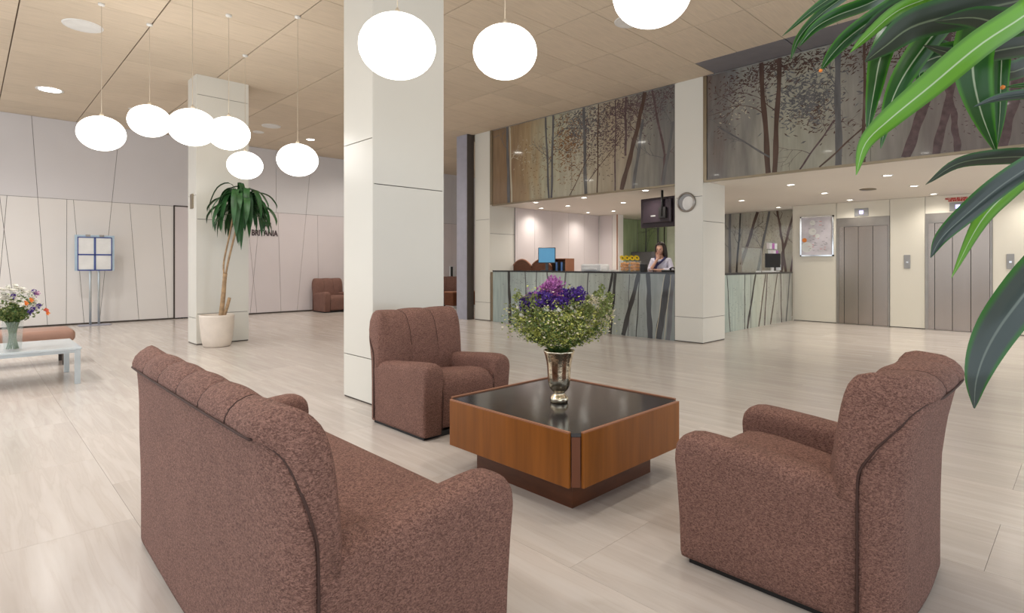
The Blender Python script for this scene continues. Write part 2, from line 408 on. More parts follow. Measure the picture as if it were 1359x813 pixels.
for P in low:
    cxm = sum(v[0] for v in P) / len(P)
    if 3.56 < cxm < 4.62: continue
    prism('wall_panel', P, to_far, .02, 'wall_cream' if cxm < 3.6 else 'wall_lilac', wf)
for P in upp: prism('upper_wall_panel', P, to_far, .02, 'wall_upper', wf)
d1 = bx('door_1', 'wall_lilac', 3.59, 4.6, 15.285, 15.31, .01, 2.69); tag(d1, kind='structure')
bx('door_frame', 'dark_brown_metal', 3.56, 3.585, 15.28, 15.31, .0, 2.72, d1); bx('door_frame', 'dark_brown_metal', 3.56, 4.63, 15.28, 15.31, 2.692, 2.72, d1)
bx('door_handle', 'steel_frame', 4.46, 4.50, 15.25, 15.285, 1.0, 1.14, d1)
bb = bx('baseboard_far', 'dark_brown_metal', -4, 13.2, 15.285, 15.318, 0, .028); tag(bb, kind='structure')
wx = bx('wall_side', 'wall_upper', 13.2, 13.3, 9.8, 15.32, 0, ZC); tag(wx, kind='structure')
# lettering on the far wall
tb = empty('wall_lettering', (5.35, 15.29, 2.067), 0, 'dark capital lettering on the pale wall behind the potted dracaena', 'sign')
RX = (math.pi / 2, 0, 0)
text_obj('lettering_line', 'BAR', .215, 'sign_letter', (.235, 0, .215), RX, tb, sx=.72, bold=.005)
text_obj('lettering_line', 'BRITANIA', .215, 'sign_letter', (0, 0, 0), RX, tb, sx=.72, bold=.005)
# ---- columns
def column(name, x0, x1, y0, y1, seams_x, seams_y, ztop, mt='column_panel', faces='xyXY', label=None):
    """core with cladding panels; seams_x: joints on the faces that look along X"""
    c = bx(name, 'wall_gap', x0 + .018, x1 - .018, y0 + .018, y1 - .018, 0, ztop); tag(c, kind='structure')
    if label: c['label'] = label
    for f in faces:
        ss = [.012] + (seams_x if f in 'xX' else seams_y) + [ztop]
        for a, b in zip(ss, ss[1:]):
            g = .004
            if f == 'x': bx('cladding_panel', mt, x0, x0 + .017, y0 + .003, y1 - .003, a + g, b - g, c)
            if f == 'X': bx('cladding_panel', mt, x1 - .017, x1, y0 + .003, y1 - .003, a + g, b - g, c)
            if f == 'y': bx('cladding_panel', mt, x0 + .003, x1 - .003, y0, y0 + .017, a + g, b - g, c)
            if f == 'Y': bx('cladding_panel', mt, x0 + .003, x1 - .003, y1 - .017, y1, a + g, b - g, c)
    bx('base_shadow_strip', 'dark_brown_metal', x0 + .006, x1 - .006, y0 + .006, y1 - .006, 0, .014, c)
    return c
column('column', 2.687, 3.502, 4.611, 5.165, [.426, 2.47], [.426, 2.047], ZC + .01)
cl = column('column', 2.672, 3.485, 10.09, 10.56, [.43, 2.43], [.50, 2.04, 4.06], ZC + .01)
cr_ = column('column', 8.684, 9.473, 4.45, 4.962, [.42, 2.43], [.42, 2.02], ZC + .01)
column('column', 8.684, 9.50, 9.69, 10.22, [.42, 2.35], [.42, 2.02], ZC + .01)
pb = bx('intercom_plate', 'bronze', 2.655, 2.671, 10.24, 10.38, 2.22, 2.46); tag(pb, 'bronze rectangular plate high on the column beside the potted dracaena', 'wall plate')
# blue-grey pillar at the passage
pl = bx('trim_1', 'blue_grey_metal', 8.50, 8.66, 10.3, 10.68, 0, ZC); tag(pl, kind='structure')
bx('dark_edge', 'dark_brown_metal', 8.502, 8.70, 10.275, 10.298, 0, ZC, pl)
# ---- recess: soffit, side wall, back wall, lift wall
so = bx('ceiling_soffit', 'soffit_white', 8.745, 15.0, -4, 9.70, ZS, ZS + .14); tag(so, kind='structure')
uw = bx('wall_upper_right', 'wall_upper', 8.74, 8.90, -4, 9.70, ZS + .14, ZC + .02); tag(uw, kind='structure')
wr = bx('wall_reception_side', 'wall_gap', 9.48, 14.9, 9.672, 9.79, 0, ZS); tag(wr, kind='structure')
to_rs = lambda x, z, d: (x, 9.672 - d, z)
xs = [9.48, 9.53, 10.15, 10.8, 11.45, 12.1, 12.76]
for a, b in zip(xs, xs[1:]): prism('wall_panel', [(a, .01), (b, .01), (b, ZS), (a, ZS)], to_rs, .02, 'wall_lilac', wr, .003)
wb = bx('wall_reception_back', 'wall_cream', 14.72, 14.9, 4.6, 9.9, 0, ZS); tag(wb, kind='structure')
pier = bx('wall_pier', 'wall_cream', 12.77, 13.0, 9.0, 9.67, 0, ZS); tag(pier, kind='structure')
bx('pier_trim', 'wood_edge', 12.755, 12.769, 9.02, 9.05, 0, ZS, pier)
bx('pier_trim', 'wall_lilac', 12.75, 12.769, 9.2, 9.6, 0.02, ZS - .02, pier)
we = bx('wall_lifts', 'wall_gap', 13.90, 14.1, -4, 4.86, 0, ZS); tag(we, kind='structure')
to_l = lambda y, z, d: (13.90 - d, y, z)
def lp(y0, y1, z0, z1): prism('wall_panel', [(y0, z0), (y1, z0), (y1, z1), (y0, z1)], to_l, .03, 'lift_panel', we, .004)
lp(3.956, 4.86, .012, ZS); lp(2.95, 3.956, 2.32, ZS); lp(2.345, 2.95, .012, ZS); lp(1.31, 2.345, 2.32, ZS); lp(.1, 1.31, .012, ZS); lp(-1.9, .1, .012, ZS); lp(-4, -1.9, .012, ZS)
bx('panel_end', 'lift_panel', 13.872, 14.1, 4.862, 4.88, .0, ZS, we)
# ---- lifts
for n, (y0, y1) in enumerate(((2.952, 3.954), (1.312, 2.343))):
    d = bx('door_%d' % (n + 2), 'black', 13.885, 13.899, y0, y1, 0, 2.318); tag(d, kind='structure')
    bx('lift_jamb', 'steel_frame', 13.855, 13.884, y1 - .05, y1, 0, 2.318, d); bx('lift_jamb', 'steel_frame', 13.855, 13.884, y0, y0 + .03, 0, 2.318, d)
    bx('lift_header', 'steel_frame', 13.86, 13.884, y0 + .03, y1 - .05, 2.13, 2.318, d); bx('lift_side_jamb', 'steel', 13.862, 13.884, y1 - .15, y1 - .052, 0, 2.128, d)
    w = (y1 - .152 - (y0 + .032)) / 3
    for k in range(3): bx('lift_leaf', 'steel', 13.868 + .003 * k, 13.884, y0 + .032 + k * w + .004, y0 + .032 + (k + 1) * w - .004, .006, 2.126, d, bev=.002)
    bx('sill', 'steel_frame', 13.80, 13.884, y0, y1, 0, .005, d)
def indicator(yc, zc, label):
    o = empty('floor_indicator', (13.868, yc, zc), 0, label, 'indicator')
    bx('plate', 'plastic_grey', -.02, 0, -.13, .13, -.085, .085, o, bev=.004)
    bx('display', 'display_violet', -.024, -.0205, -.035, .035, -.035, .035, o)
indicator(3.467, 2.43, 'grey lift floor indicator with violet display above the left lift'); indicator(1.822, 2.43, 'grey lift floor indicator with violet display under the red notice')
nt_ = bx('fire_notice', 'lift_panel', 13.862, 13.869, 1.64, 2.03, 2.53, 2.615); tag(nt_, 'red lettered fire notice on cream panel above the right lift', 'sign')
RL = (math.pi / 2, 0, -math.pi / 2)
text_obj('notice_text', 'NO USAR EN CASO', .047, 'red_letter', (13.859, 2.02, 2.577), RL, nt_, .002, sx=.83, bold=.0035)
text_obj('notice_text', 'DE INCENDIO', .047, 'red_letter', (13.859, 1.97, 2.537), RL, nt_, .002, sx=.95, bold=.0035)
for yc, lab in ((2.646, 'grey lift call button plate on the pier between the two lifts'), (1.055, 'grey lift call button plate right of the right lift')):
    o = empty('call_button', (13.868, yc, 1.36), 0, lab, 'call button')
    bx('plate', 'plastic_grey', -.015, 0, -.055, .055, -.14, .14, o, bev=.004); bx('button', 'polished_steel', -.022, -.0155, -.02, .02, -.03, .01, o, bev=.003)
# poster frame by the lift
pf = empty('poster_frame', (13.868, 4.34, 1.95), 0, 'silver framed poster with an orange dot on the cream wall left of the lifts', 'poster')
bx('backing', 'poster_print', -.02, 0, -.31, .33, -.43, .42, pf)
for a in ((-.34, -.31, -.46, .45), (.33, .36, -.46, .45), (-.34, .36, -.46, -.43), (-.34, .36, .42, .45)): bx('frame', 'polished_steel', -.045, 0, a[0], a[1], a[2], a[3], pf)
bm = bmesh.new()
for cy_, cz_, r_, mi in ((.27, -.09, .05, 0), (.22, -.25, .12, 1), (.10, .1, .08, 1), (.0, .0, .05, 1), (.1, .3, .06, 1)):
    vs = [bm.verts.new((-.0225, cy_ + r_ * math.cos(t * math.pi / 8), cz_ + r_ * math.sin(t * math.pi / 8))) for t in range(16)]; f = bm.faces.new(vs); f.material_index = mi
for k in range(40):
    y_, z_ = U(-.2, .25), U(-.35, 0) if k < 30 else U(.1, .35); l_ = U(.02, .06)
    f = bm.faces.new([bm.verts.new(p) for p in ((-.0225, y_, z_), (-.0225, y_ - l_, z_), (-.0225, y_ - l_, z_ + .008), (-.0225, y_, z_ + .008))]); f.material_index = 2 if k % 4 else 3
build('poster_art', bm, ['petal_orange', 'white_paper', 'vent_grey', 'petal_red'], pf, fix=False, kind='stuff')

# =================================================================== MURALS
def ribbon(bm, pts, ws, mi, frame, lift=0.0016):
    n = len(pts); L = []
    for i, (a, z) in enumerate(pts):
        p0, p1 = Vector(pts[max(i - 1, 0)]), Vector(pts[min(i + 1, n - 1)]); t = p1 - p0
        if t.length < 1e-6: t = Vector((0, 1))
        t.normalize(); nn = Vector((-t.y, t.x)) * ws[i] / 2; L.append((bm.verts.new(frame(a + nn.x, z + nn.y, lift)), bm.verts.new(frame(a - nn.x, z - nn.y, lift))))
    for p, q in zip(L, L[1:]):
        f = bm.faces.new((p[0], p[1], q[1], q[0])); f.material_index = mi
def art(name, frame, a0, a1, z0, z1, trunks, twigs, leaves, parent, mats, seed=1):
    """printed trees: flat shapes 1.6 mm in front of the backing"""
    rnd = random.Random(seed); bm = bmesh.new(); k = 0
    inside = lambda a, z: a0 + .01 < a < a1 - .01 and z0 - .001 <= z <= z1 + .001
    def seg(pts, ws, mi, lift):
        P, Wd = [], []
        for p, w in zip(pts, ws):
            if inside(p[0], p[1]): P.append(p); Wd.append(w)
            elif len(P) > 1: ribbon(bm, P, Wd, mi, frame, lift); P, Wd = [], []
            else: P, Wd = [], []
        if len(P) > 1: ribbon(bm, P, Wd, mi, frame, lift)
    def fill(pts, w, mi, lift, taper=1.):
        out = []
        for (a, b), (c, d) in zip(pts, pts[1:]):
            for s in range(40): out.append((a + (c - a) * s / 40, b + (d - b) * s / 40))
        out.append(pts[-1]); n = len(out)
        out = [(a + .006 * math.sin(i * .25 + lift * 9e4), z) for i, (a, z) in enumerate(out)]
        seg(out, [w * (taper + (1 - taper) * (i / n)) * (1 + .10 * math.sin(i * .45)) for i in range(n)], mi, lift); return out
    def twig(a, z, ang, ln, w, depth, mi):
        pts = [(a, z)]; 
        for s in range(6):
            ang += rnd.uniform(-.22, .22); a += math.cos(ang) * ln / 6; z += math.sin(ang) * ln / 6; pts.append((a, z))
        seg(pts, [w * (1 - i / 7) + .002 for i in range(7)], mi, .0016 + .00002 * depth)
        if depth:
            for s in range(3):
                p = pts[rnd.randint(2, 6)]; twig(p[0], p[1], ang + rnd.choice((-1, 1)) * rnd.uniform(.3, .9), ln * .6, w * .6, depth - 1, mi)
    for pts, w, mi in trunks:
        pts = list(pts)
        if z1 - pts[0][1] < .4 and w > .028: (a_, b_), (c_, d_) = pts[0], pts[1]; pts[0] = (a_ + (a_ - c_) * (z1 - b_) / (b_ - d_), z1)
        if pts[-1][1] - z0 < .05: pts[-1] = (pts[-1][0], z0)
        out = fill([p for p in pts], w, mi, .0018 + .00004 * k, .75); k += 1
        for s in range(twigs):
            p = rnd.choice(out[:max(2, int(len(out) * .7))]); 
            twig(p[0], p[1], rnd.choice((rnd.uniform(.5, 1.2), rnd.uniform(1.9, 2.6))), rnd.uniform(.25, .6), min(.014, w * .25), 2, mi)
    for (ca, cz, ra, rz, n, mi, sc) in leaves:
        for s in range(n):
            a = rnd.gauss(ca, ra); z = rnd.gauss(cz, rz); an = rnd.uniform(-.9, .9) if rnd.random() < .6 else rnd.uniform(0, 3.1); l = rnd.uniform(.03, .08) * sc; w = rnd.uniform(.008, .018) * sc
            P = [(a, z), (a + math.cos(an) * l / 2 - math.sin(an) * w / 2, z + math.sin(an) * l / 2 + math.cos(an) * w / 2), (a + math.cos(an) * l, z + math.sin(an) * l), (a + math.cos(an) * l / 2 + math.sin(an) * w / 2, z + math.sin(an) * l / 2 - math.cos(an) * w / 2)]
            if all(inside(*p) for p in P):
                f = bm.faces.new([bm.verts.new(frame(p[0], p[1], .0012 + .000001 * s)) for p in P]); f.material_index = mi
    return build(name, bm, mats, parent, fix=False, kind='stuff')
PM = ['print_brown', 'print_slate', 'print_plum', 'print_cream', 'print_rust', 'print_dark']
MX = 8.70
fr = lambda a, z, l: (MX - l, a, z)
ml = empty('tree_mural', (0, 0, 0), 0, 'long glass mural of bare trees in brown and cream tones above the reception counter', 'mural')
for a, b in ((4.965, 7.257), (7.261, 9.60)): bx('glass_panel', 'mural_left_print', MX, MX + .035, a, b, ZS + .012, ZC - .005, ml)
T = [([(9.122, 4.34), (9.068, 2.70)], .10, 1), ([(9.04, 4.34), (8.98, 2.70)], .05, 3), ([(7.959, 4.348), (7.865, 2.70)], .06, 1), ([(7.749, 4.343), (7.795, 2.70)], .065, 1), ([(6.941, 4.32), (6.899, 2.7)], .083, 1), ([(6.596, 4.2), (6.616, 2.7)], .031, 0), ([(6.19, 4.2), (6.209, 2.7)], .03, 2), ([(5.968, 4.36), (5.968, 3.3)], .05, 2), ([(5.56, 4.37), (5.735, 3.693), (6.06, 2.7)], .10, 0), ([(5.60, 3.9), (5.806, 2.7)], .07, 1), ([(5.40, 4.3), (5.16, 3.191), (5.209, 2.7)], .05, 2), ([(4.99, 3.75), (5.209, 2.7)], .066, 1), ([(6.8, 3.45), (7.302, 2.7)], .018, 0), ([(6.0, 3.7), (6.85, 2.92)], .016, 0)]
art('printed_trees', fr, 4.965, 9.60, ZS + .012, ZC - .005, T, 2, [(7.35, 3.75, .22, .3, 420, 4, 1.5), (7.0, 4.05, .3, .2, 480, 1, 1.4), (6.2, 3.95, .45, .25, 850, 2, 1.1), (5.6, 4.2, .5, .12, 700, 2, 1.1), (6.6, 3.6, .3, .25, 260, 2, 1.1), (5.15, 4.1, .15, .2, 160, 1, .8), (8.1, 3.4, .3, .4, 160, 4, 1), (8.5, 3.7, .25, .2, 50, 3, 1), (6.6, 3.5, .3, .2, 200, 0, .8), (7.2, 3.1, .15, .2, 60, 4, .8)], ml, PM, 3)
mr_ = empty('tree_mural', (0, 0, 0), 0, 'long grey glass mural of dark trees above the lift lobby, behind the green leaves', 'mural')
for a, b in ((2.072, 4.385), (-.26, 2.068), (-2.6, -.264), (-4, -2.604)): bx('glass_panel', 'mural_right_print', MX, MX + .035, a, b, ZS + .012, ZC - .005, mr_)
T = [([(3.52, 4.37), (3.405, 2.70)], .085, 0), ([(3.24, 4.37), (3.318, 2.70)], .08, 0), ([(4.211, 3.533), (3.387, 2.921)], .028, 1), ([(2.468, 4.05), (2.453, 2.7)], .09, 1), ([(2.136, 4.3), (2.15, 2.7)], .04, 0), ([(2.1, 3.2), (2.695, 2.7)], .025, 0), ([(2.5, 3.32), (2.966, 2.7)], .026, 2), ([(1.25, 4.1), (1.358, 3.683), (1.68, 2.7)], .11, 2), ([(1.05, 4.1), (1.158, 3.721), (1.36, 2.7)], .09, 2), ([(1.30, 3.7), (1.19, 3.2), (1.146, 2.7)], .07, 2), ([(.45, 4.1), (.563, 3.6), (.745, 2.7)], .12, 2), ([(-.2, 4.2), (0, 2.7)], .1, 2), ([(-.9, 4.2), (-1.1, 2.7)], .1, 1), ([(.2, 4.1), (.42, 3.2), (.40, 2.7)], .05, 2)]
art('printed_trees', fr, -4, 4.385, ZS + .012, ZC - .005, T, 2, [(2.85, 3.72, .24, .2, 520, 1, 1.5), (2.7, 3.45, .2, .15, 180, 0, 1.2), (3.1, 4.22, .5, .1, 450, 0, 1.4), (3.7, 4.0, .3, .2, 150, 2, 1.2), (1.2, 4.1, .6, .12, 400, 0, 1.3), (4.1, 3.6, .12, .3, 60, 0, .9), (2.0, 4.1, .3, .15, 220, 0, .8), (.9, 3.3, .3, .3, 110, 2, .8), (2.2, 3.0, .1, .2, 40, 0, .8), (3.85, 3.75, .12, .1, 40, 3, .8)], mr_, PM, 5)
# thin frame rails of the murals
for nm, a, b in (('trim_2', 4.965, 9.62), ('trim_3', -4, 4.44)):
    t = bx(nm, 'bronze', 8.685, 8.74, a, b, ZS - .022, ZS + .01); tag(t, kind='structure')
t = bx('trim_4', 'bronze', 8.685, 8.74, 4.39, 4.448, ZS + .01, ZC); tag(t, kind='structure')
t = bx('trim_5', 'bronze', 8.685, 8.74, 9.605, 9.685, ZS + .01, ZC); tag(t, kind='structure')
t = bx('trim_6', 'bronze', 8.70, 8.76, 9.59, 9.685, 0, 1.13); tag(t, kind='structure')

# ---- reception counter
ct = empty('reception_counter', (8.684, 7.27, 0), 0, 'long reception counter with tree printed glass front and black top', 'counter')
fc = lambda a, z, l: (-l, a - 7.27, z)
o = bx('glass_front', 'counter_print', 0, .03, 4.968 - 7.27, 9.58 - 7.27, .0, 1.14, ct)
bx('worktop', 'counter_top', -.015, .62, 4.968 - 7.27, 9.585 - 7.27, 1.14, 1.17, ct, bev=.003)
bx('carcass', 'wall_cream', .031, .55, 4.98 - 7.27, 9.57 - 7.27, 0, 1.139, ct)
T = [([(9.058, 1.14), (9.01, 0)], .10, 5), ([(8.54, 1.14), (8.5, 0)], .035, 1), ([(8.204, 1.14), (8.204, 0)], .033, 1), ([(6.247, 1.15), (6.526, 0)], .069, 5), ([(6.179, 1.15), (6.31, 0)], .077, 5), ([(5.881, 1.15), (5.9, 0)], .024, 1), ([(5.672, 1.15), (6.02, 0)], .10, 5), ([(5.657, 1.15), (5.73, 0)], .023, 5), ([(5.486, 1.15), (5.447, 0)], .108, 5), ([(5.08, 1.15), (5.28, 0)], .14, 5), ([(4.996, 1.15), (5.09, 0)], .086, 1), ([(6.815, 1.15), (6.92, 0)], .037, 1), ([(7.4, 1.15), (7.5, 0)], .05, 1), ([(7.9, 1.15), (7.75, 0)], .05, 1), ([(5.16, 1.15), (5.33, 0)], .012, 3), ([(5.03, 1.15), (5.17, 0)], .012, 3)]
art('printed_trees', fc, 4.975, 9.575, .0, 1.14, T, 0, [(8.6, .8, .25, .3, 90, 1, .7), (6.0, .6, .3, .35, 110, 1, .6), (6.6, .7, .2, .3, 60, 1, .6), (8.0, .6, .2, .3, 60, 1, .6)], ct, PM, 9)
# ---- side desk by the lifts
sd = empty('side_desk', (11.67, 4.885, 0), 0, 'side reception desk with tree printed glass front between column and lift wall', 'counter')
fs = lambda a, z, l: (a - 11.67, -l, z)
bx('glass_front', 'desk_print', 9.48 - 11.67, 13.84 - 11.67, 0, .03, 0, 1.10, sd); bx('worktop', 'counter_top', 9.48 - 11.67, 13.86 - 11.67, -.015, .6, 1.10, 1.135, sd, bev=.003)
bx('carcass', 'wall_cream', 9.49 - 11.67, 13.85 - 11.67, .031, .5, 0, 1.099, sd)
T = [([(10.49, 1.1), (10.62, 0)], .03, 5), ([(11.284, 1.1), (11.284, 0)], .035, 5), ([(11.563, 1.1), (11.563, 0)], .025, 1), ([(11.81, 1.1), (11.403, 0)], .085, 5), ([(12.326, 1.1), (11.97, 0)], .06, 0), ([(12.415, 1.1), (12.26, 0)], .06, 2), ([(12.969, 1.1), (12.59, 0)], .06, 0), ([(13.162, 1.1), (13.21, 0)], .06, 2), ([(13.714, 1.1), (13.489, 0)], .08, 1), ([(10.3, 1.1), (10.31, 0)], .02, 5), ([(9.9, 1.1), (10.0, 0)], .05, 5)]
art('printed_trees', fs, 9.49, 13.83, 0, 1.10, T, 0, [(10.8, .5, .25, .3, 90, 1, .6), (12.7, .6, .4, .3, 70, 2, .6)], sd, PM, 11)
# ---- prints on the wall behind reception
bmu = empty('back_wall_mural', (0, 0, 0), 0, 'beige tree print covering the wall behind the side desk', 'mural')
for a, b in ((4.9, 5.66), (5.664, 6.42), (6.424, 7.2)): bx('print_panel', 'back_print', 14.69, 14.715, a, b, .02, ZS - .01, bmu)
fb = lambda a, z, l: (14.69 - l, a, z)
T = [([(6.762, 2.65), (6.762, .5)], .085, 1), ([(6.47, 2.65), (6.62, .5)], .055, 5), ([(6.03, 2.65), (6.45, 1.3)], .09, 0), ([(5.73, 2.65), (6.05, 1.0)], .07, 1), ([(5.53, 2.65), (5.41, 1.869), (5.3, .8)], .065, 0), ([(5.12, 2.65), (5.40, 1.6), (5.45, .8)], .07, 0), ([(5.05, 2.2), (5.25, .8)], .05, 2), ([(6.9, 2.6), (6.95, .5)], .04, 1)]
art('printed_trees', fb, 4.9, 7.2, .3, ZS - .01, T, 2, [(5.7, 2.0, .3, .3, 260, 2, .6), (6.3, 1.6, .2, .3, 80, 0, .6), (6.0, 2.3, .3, .2, 150, 1, .6)], bmu, PM, 13)
gm = empty('green_wall_mural', (0, 0, 0), 0, 'green and white blurred foliage print behind the yellow sunflowers', 'mural')
for a, b in ((8.66, 9.2), (9.204, 9.64)): bx('print_panel', 'green_print', 14.69, 14.715, a, b, .02, ZS - .01, gm)
for a, b in ((13.02, 13.85), (13.854, 14.68)): bx('print_panel', 'green_print', a, b, 9.65, 9.668, .02, ZS - .01, gm)
fg = lambda a, z, l: (14.69 - l, a, z)
art('printed_trees', fg, 8.66, 9.9, .3, ZS - .01, [([(8.95, 2.65), (8.9, .5)], .09, 1), ([(9.35, 2.65), (9.38, .5)], .05, 1), ([(8.72, 2.65), (8.74, .5)], .05, 5)], 1, [(9.2, 2.2, .2, .2, 50, 1, .7)], gm, PM, 15)
gp = empty('pale_wall_cladding', (14.69, 7.9, 0), 0, 'pale green cladding panels on the wall behind the receptionist', 'wall panel')
for a, b in ((-.68, .02), (.024, .74)):
    for c, d in ((.02, 1.35), (1.355, 2.2), (2.205, ZS - .01)): bx('panel', 'pale_green_panel', 0, .025, a, b, c, d, gp)
cab = empty('grey_cabinet', (14.3, 9.2, 0), 0, 'grey upright cabinet behind the sunflowers at reception', 'cabinet')
bx('body', 'vent_grey', 0, .36, -.3, .42, 0, 1.68, cab, bev=.004); bx('door', 'vent_grey', -.018, -.001, -.29, .055, .02, 1.66, cab); bx('door', 'vent_grey', -.018, -.001, .06, .41, .02, 1.66, cab)

# =================================================================== CEILING FITTINGS AND LIGHT
def downlight(x, y, z, r, label, group=None, on=True, watts=0, slotted=False, rad=.1, cat='downlight'):
    o = empty('ceiling_downlight', (x, y, z), 0, label, cat, group)
    bm = bmesh.new(); lathe(bm, [(r * .80, -.002), (r * .97, -.012), (r, -.004), (r, .0)], 28, cap=False); build('rim', bm, 'disc_white', o, True)
    bm = bmesh.new(); lathe(bm, [(r * .80, -.003), (r * .4, -.006), (.001, -.006)], 28, cap=False); build('diffuser', bm, 'downlight_on' if on else 'disc_white', o, True)
    if watts: spot((x, y, z - .03), watts, rad=rad, col=(1, .97, .95) if x < 2 and z > 4 else (1, .93, .84))
    return o
downlight(1.083, 9.077, ZC, .22, 'large round white ceiling disc at upper left, unlit', on=False)
o = downlight(1.06, 12.81, ZC, .20, 'lit round ceiling lamp near the far left wall', watts=HALL_W)
downlight(6.097, 13.426, ZC, .11, 'small bright ceiling downlight far off above the egg-shaped pendant nearest the big column', watts=HALL_W)
downlight(4.874, 12.72, ZC, .20, 'unlit white disc in the ceiling just right of the left column', on=False)
downlight(4.88, 13.5, ZC, .12, 'small unlit ceiling disc behind the unlit disc right of the left column', on=False)
downlight(2.419, 13.238, ZC, .12, 'small grey ceiling disc left of the left column', on=False)
downlight(6.04, 4.09, ZC, .19, 'round ceiling ring partly hidden by the pendant at top centre', on=False)
for x, y, w in ((.6, 5.0, 1.1), (3.1, 1.2, .45), (4.5, 1.2, .25), (6.2, -.4, .3), (5.2, 7.9, .6), (6.5, 11.0, 1.1), (-1.6, 3.2, 1.6), (-1.2, 6.4, 1.9), (-1.1, 9.0, 2.1), (-1.0, 12.2, 2.2), (12.0, 11.4, 1), (8.0, 13.9, .9), (.8, -.8, .7), (5.0, 2.9, .3)):
    downlight(x, y, ZC, .13, 'recessed round downlight of the hall ceiling, out of view', 'hall ceiling downlights', watts=HALL_W * w)
SL = [(10.14, 3.6), (11.79, 3.57), (13.42, 3.57), (10.15, 2.19), (11.84, 2.16), (13.45, 2.14), (11.69, .75), (10.1, .75), (13.45, .7), (11.9, 5.22), (13.95, 5.23), (10.1, -.7), (13.4, -.9),
      (8.98, 8.51), (10.05, 8.5), (10.0, 9.3), (9.06, 7.23), (10.4, 7.2), (11.7, 9.2), (11.84, 8.5), (8.98, 5.73), (10.4, 5.73), (11.9, 6.9), (13.8, 7.6)]
def rank(v, vals): return ('first', 'second', 'third', 'fourth', 'fifth', 'sixth', 'seventh', 'eighth')[sorted(vals, reverse=True).index(v)]
for x, y in SL:
    t = y < 4.4; fam = [q for q in SL if (q[1] < 4.4) == t]
    row = lambda q: 0 if q[0] < (10.9 if t else 9.5) else (1 if q[0] < (12.6 if t else 10.9) else 2)
    k = rank(y, [q[1] for q in fam if row(q) == row((x, y))]); w_ = ('front', 'middle', 'back')[row((x, y))]
    downlight(x, y, ZS, .075, 'small lit %s ceiling downlight, %s from the left in the %s row' % ('lift lobby' if t else 'reception', k, w_), 'lift lobby downlights' if t else 'reception downlights', watts=SOFFIT_W, rad=.06)
ve = empty('ceiling_vent', (11.77, 2.84, ZS), 0, 'brownish oval air vent in the low lobby ceiling', 'vent')
bm = bmesh.new(); lathe(bm, [(.13, 0), (.13, -.008), (.10, -.014), (.02, -.014)], 24, sx=1.3); build('vent_body', bm, 'bronze', ve, True)
# pendants
def globe(x, y, z, label, r=.245, h=.2, cord_dx=0):
    o = empty('pendant_lamp', (x, y, z), 0, label, 'pendant lamp', 'opal glass pendants')
    bm = bmesh.new(); n = 20
    lathe(bm, [(max(.001, r * math.sin(math.pi * i / n)), -h * math.cos(math.pi * i / n)) for i in range(n + 1)], 32, cap=False); build('glass_globe', bm, 'lamp_glass', o, True)
    bm = bmesh.new(); tube(bm, [(0, 0, h - .01), (0, 0, ZC - z)], .0035, 6); build('cable', bm, 'cable', o)
    bm = bmesh.new(); lathe(bm, [(.02, h - .012), (.022, h + .02), (.006, h + .05)], 16); build('cap', bm, 'cable', o, True)
    bm = bmesh.new(); lathe(bm, [(.035, ZC - z), (.035, ZC - z - .02), (.01, ZC - z - .03)], 16); build('ceiling_rose', bm, 'disc_white', o, True)
    return o
globe(1.99, 3.11, 2.70, 'large glowing pendant hanging in front of the big column')
globe(2.97, 3.14, 2.93, 'glowing pendant just right of the big column')
globe(3.13, 1.95, 3.02, 'glowing pendant cut by the top edge of the picture')
globe(2.96, 6.88, 2.60, 'glowing pendant nearest the big column in the left cluster')
globe(2.95, 8.69, 2.76, 'lowest glowing pendant, just above the potted dracaena')
globe(2.33, 7.43, 2.92, 'glowing pendant in front of the left column, right of the overlapping three')
globe(1.79, 6.90, 2.81, 'middle glowing pendant of the three that overlap at left')
globe(1.69, 8.42, 3.14, 'glowing pendant at the left end of the three that overlap')
globe(1.15, 8.16, 2.85, 'leftmost glowing pendant, apart from the others')

# =================================================================== SEATS
def side_top(y): return interp([(0, .50), (.012, .528), (.03, .548), (.06, .560), (.1, .562), (.25, .55), (.45, .53), (.72, .512)], y)
def arm_bm(s, W_):
    """s=-1/+1 side. rings run front to back; the top is rounded, front leans forward a little"""
    bm = bmesh.new(); t = .175; xo = W_ / 2; rings = []
    ys = [0, .004, .012, .025, .045, .08, .13, .2, .3, .4, .5, .6, .69]
    ins = [.018, .008, .002, 0, 0, 0, 0, 0, 0, 0, 0, 0, 0]
    for y, iv in zip(ys, ins):
        zt = side_top(y) - iv * .5 + (.02 * max(0, 1 - y / .6) if W_ > 1.2 else 0); r = .062; ring = []
        o, i_ = xo - iv, xo - t + iv
        prof = [(i_, .028), (i_, .2), (i_, .36), (i_, zt - r)]
        for k in range(1, 12):
            a = math.pi - math.pi * k / 12; ca_, sa_ = math.cos(a), math.sin(a); prof.append(((o + i_) / 2 + math.copysign(abs(ca_) ** .72, ca_) * (o - i_) / 2, zt - r + sa_ ** .72 * r))
        prof += [(o + .004, zt - r), (o + .002, .36), (o, .2), (o - .003, .05), (o - .010, .028)]
        for x, z in prof:
            lean = -.035 * max(0, (z - .1) / .45) ** 1.5 * max(0, 1 - y / .3)
            ring.append((s * x, y + lean, z))
        rings.append(ring)
    loft(bm, rings); return bm
def dsh(p, W_):
    x, y, z = p; c = lambda v: max(0, min(1, v))
    if W_ < 1.2: return (x, y + .05 * c((y - .69) / .07), z)
    return (x, y - .045 * c((z - .5) / .35) * c((y - .69) / .1), z)
def piping(name, pts, rad, parent):
    bm = bmesh.new(); tube(bm, catmull(pts, 4), rad, 6); return build(name, bm, 'piping', parent, True)
def seamy(z): return interp([(0, .69), (.5, .69), (.58, .695), (.66, .715), (.74, .75), (.80, .785), (.86, .815)], z)
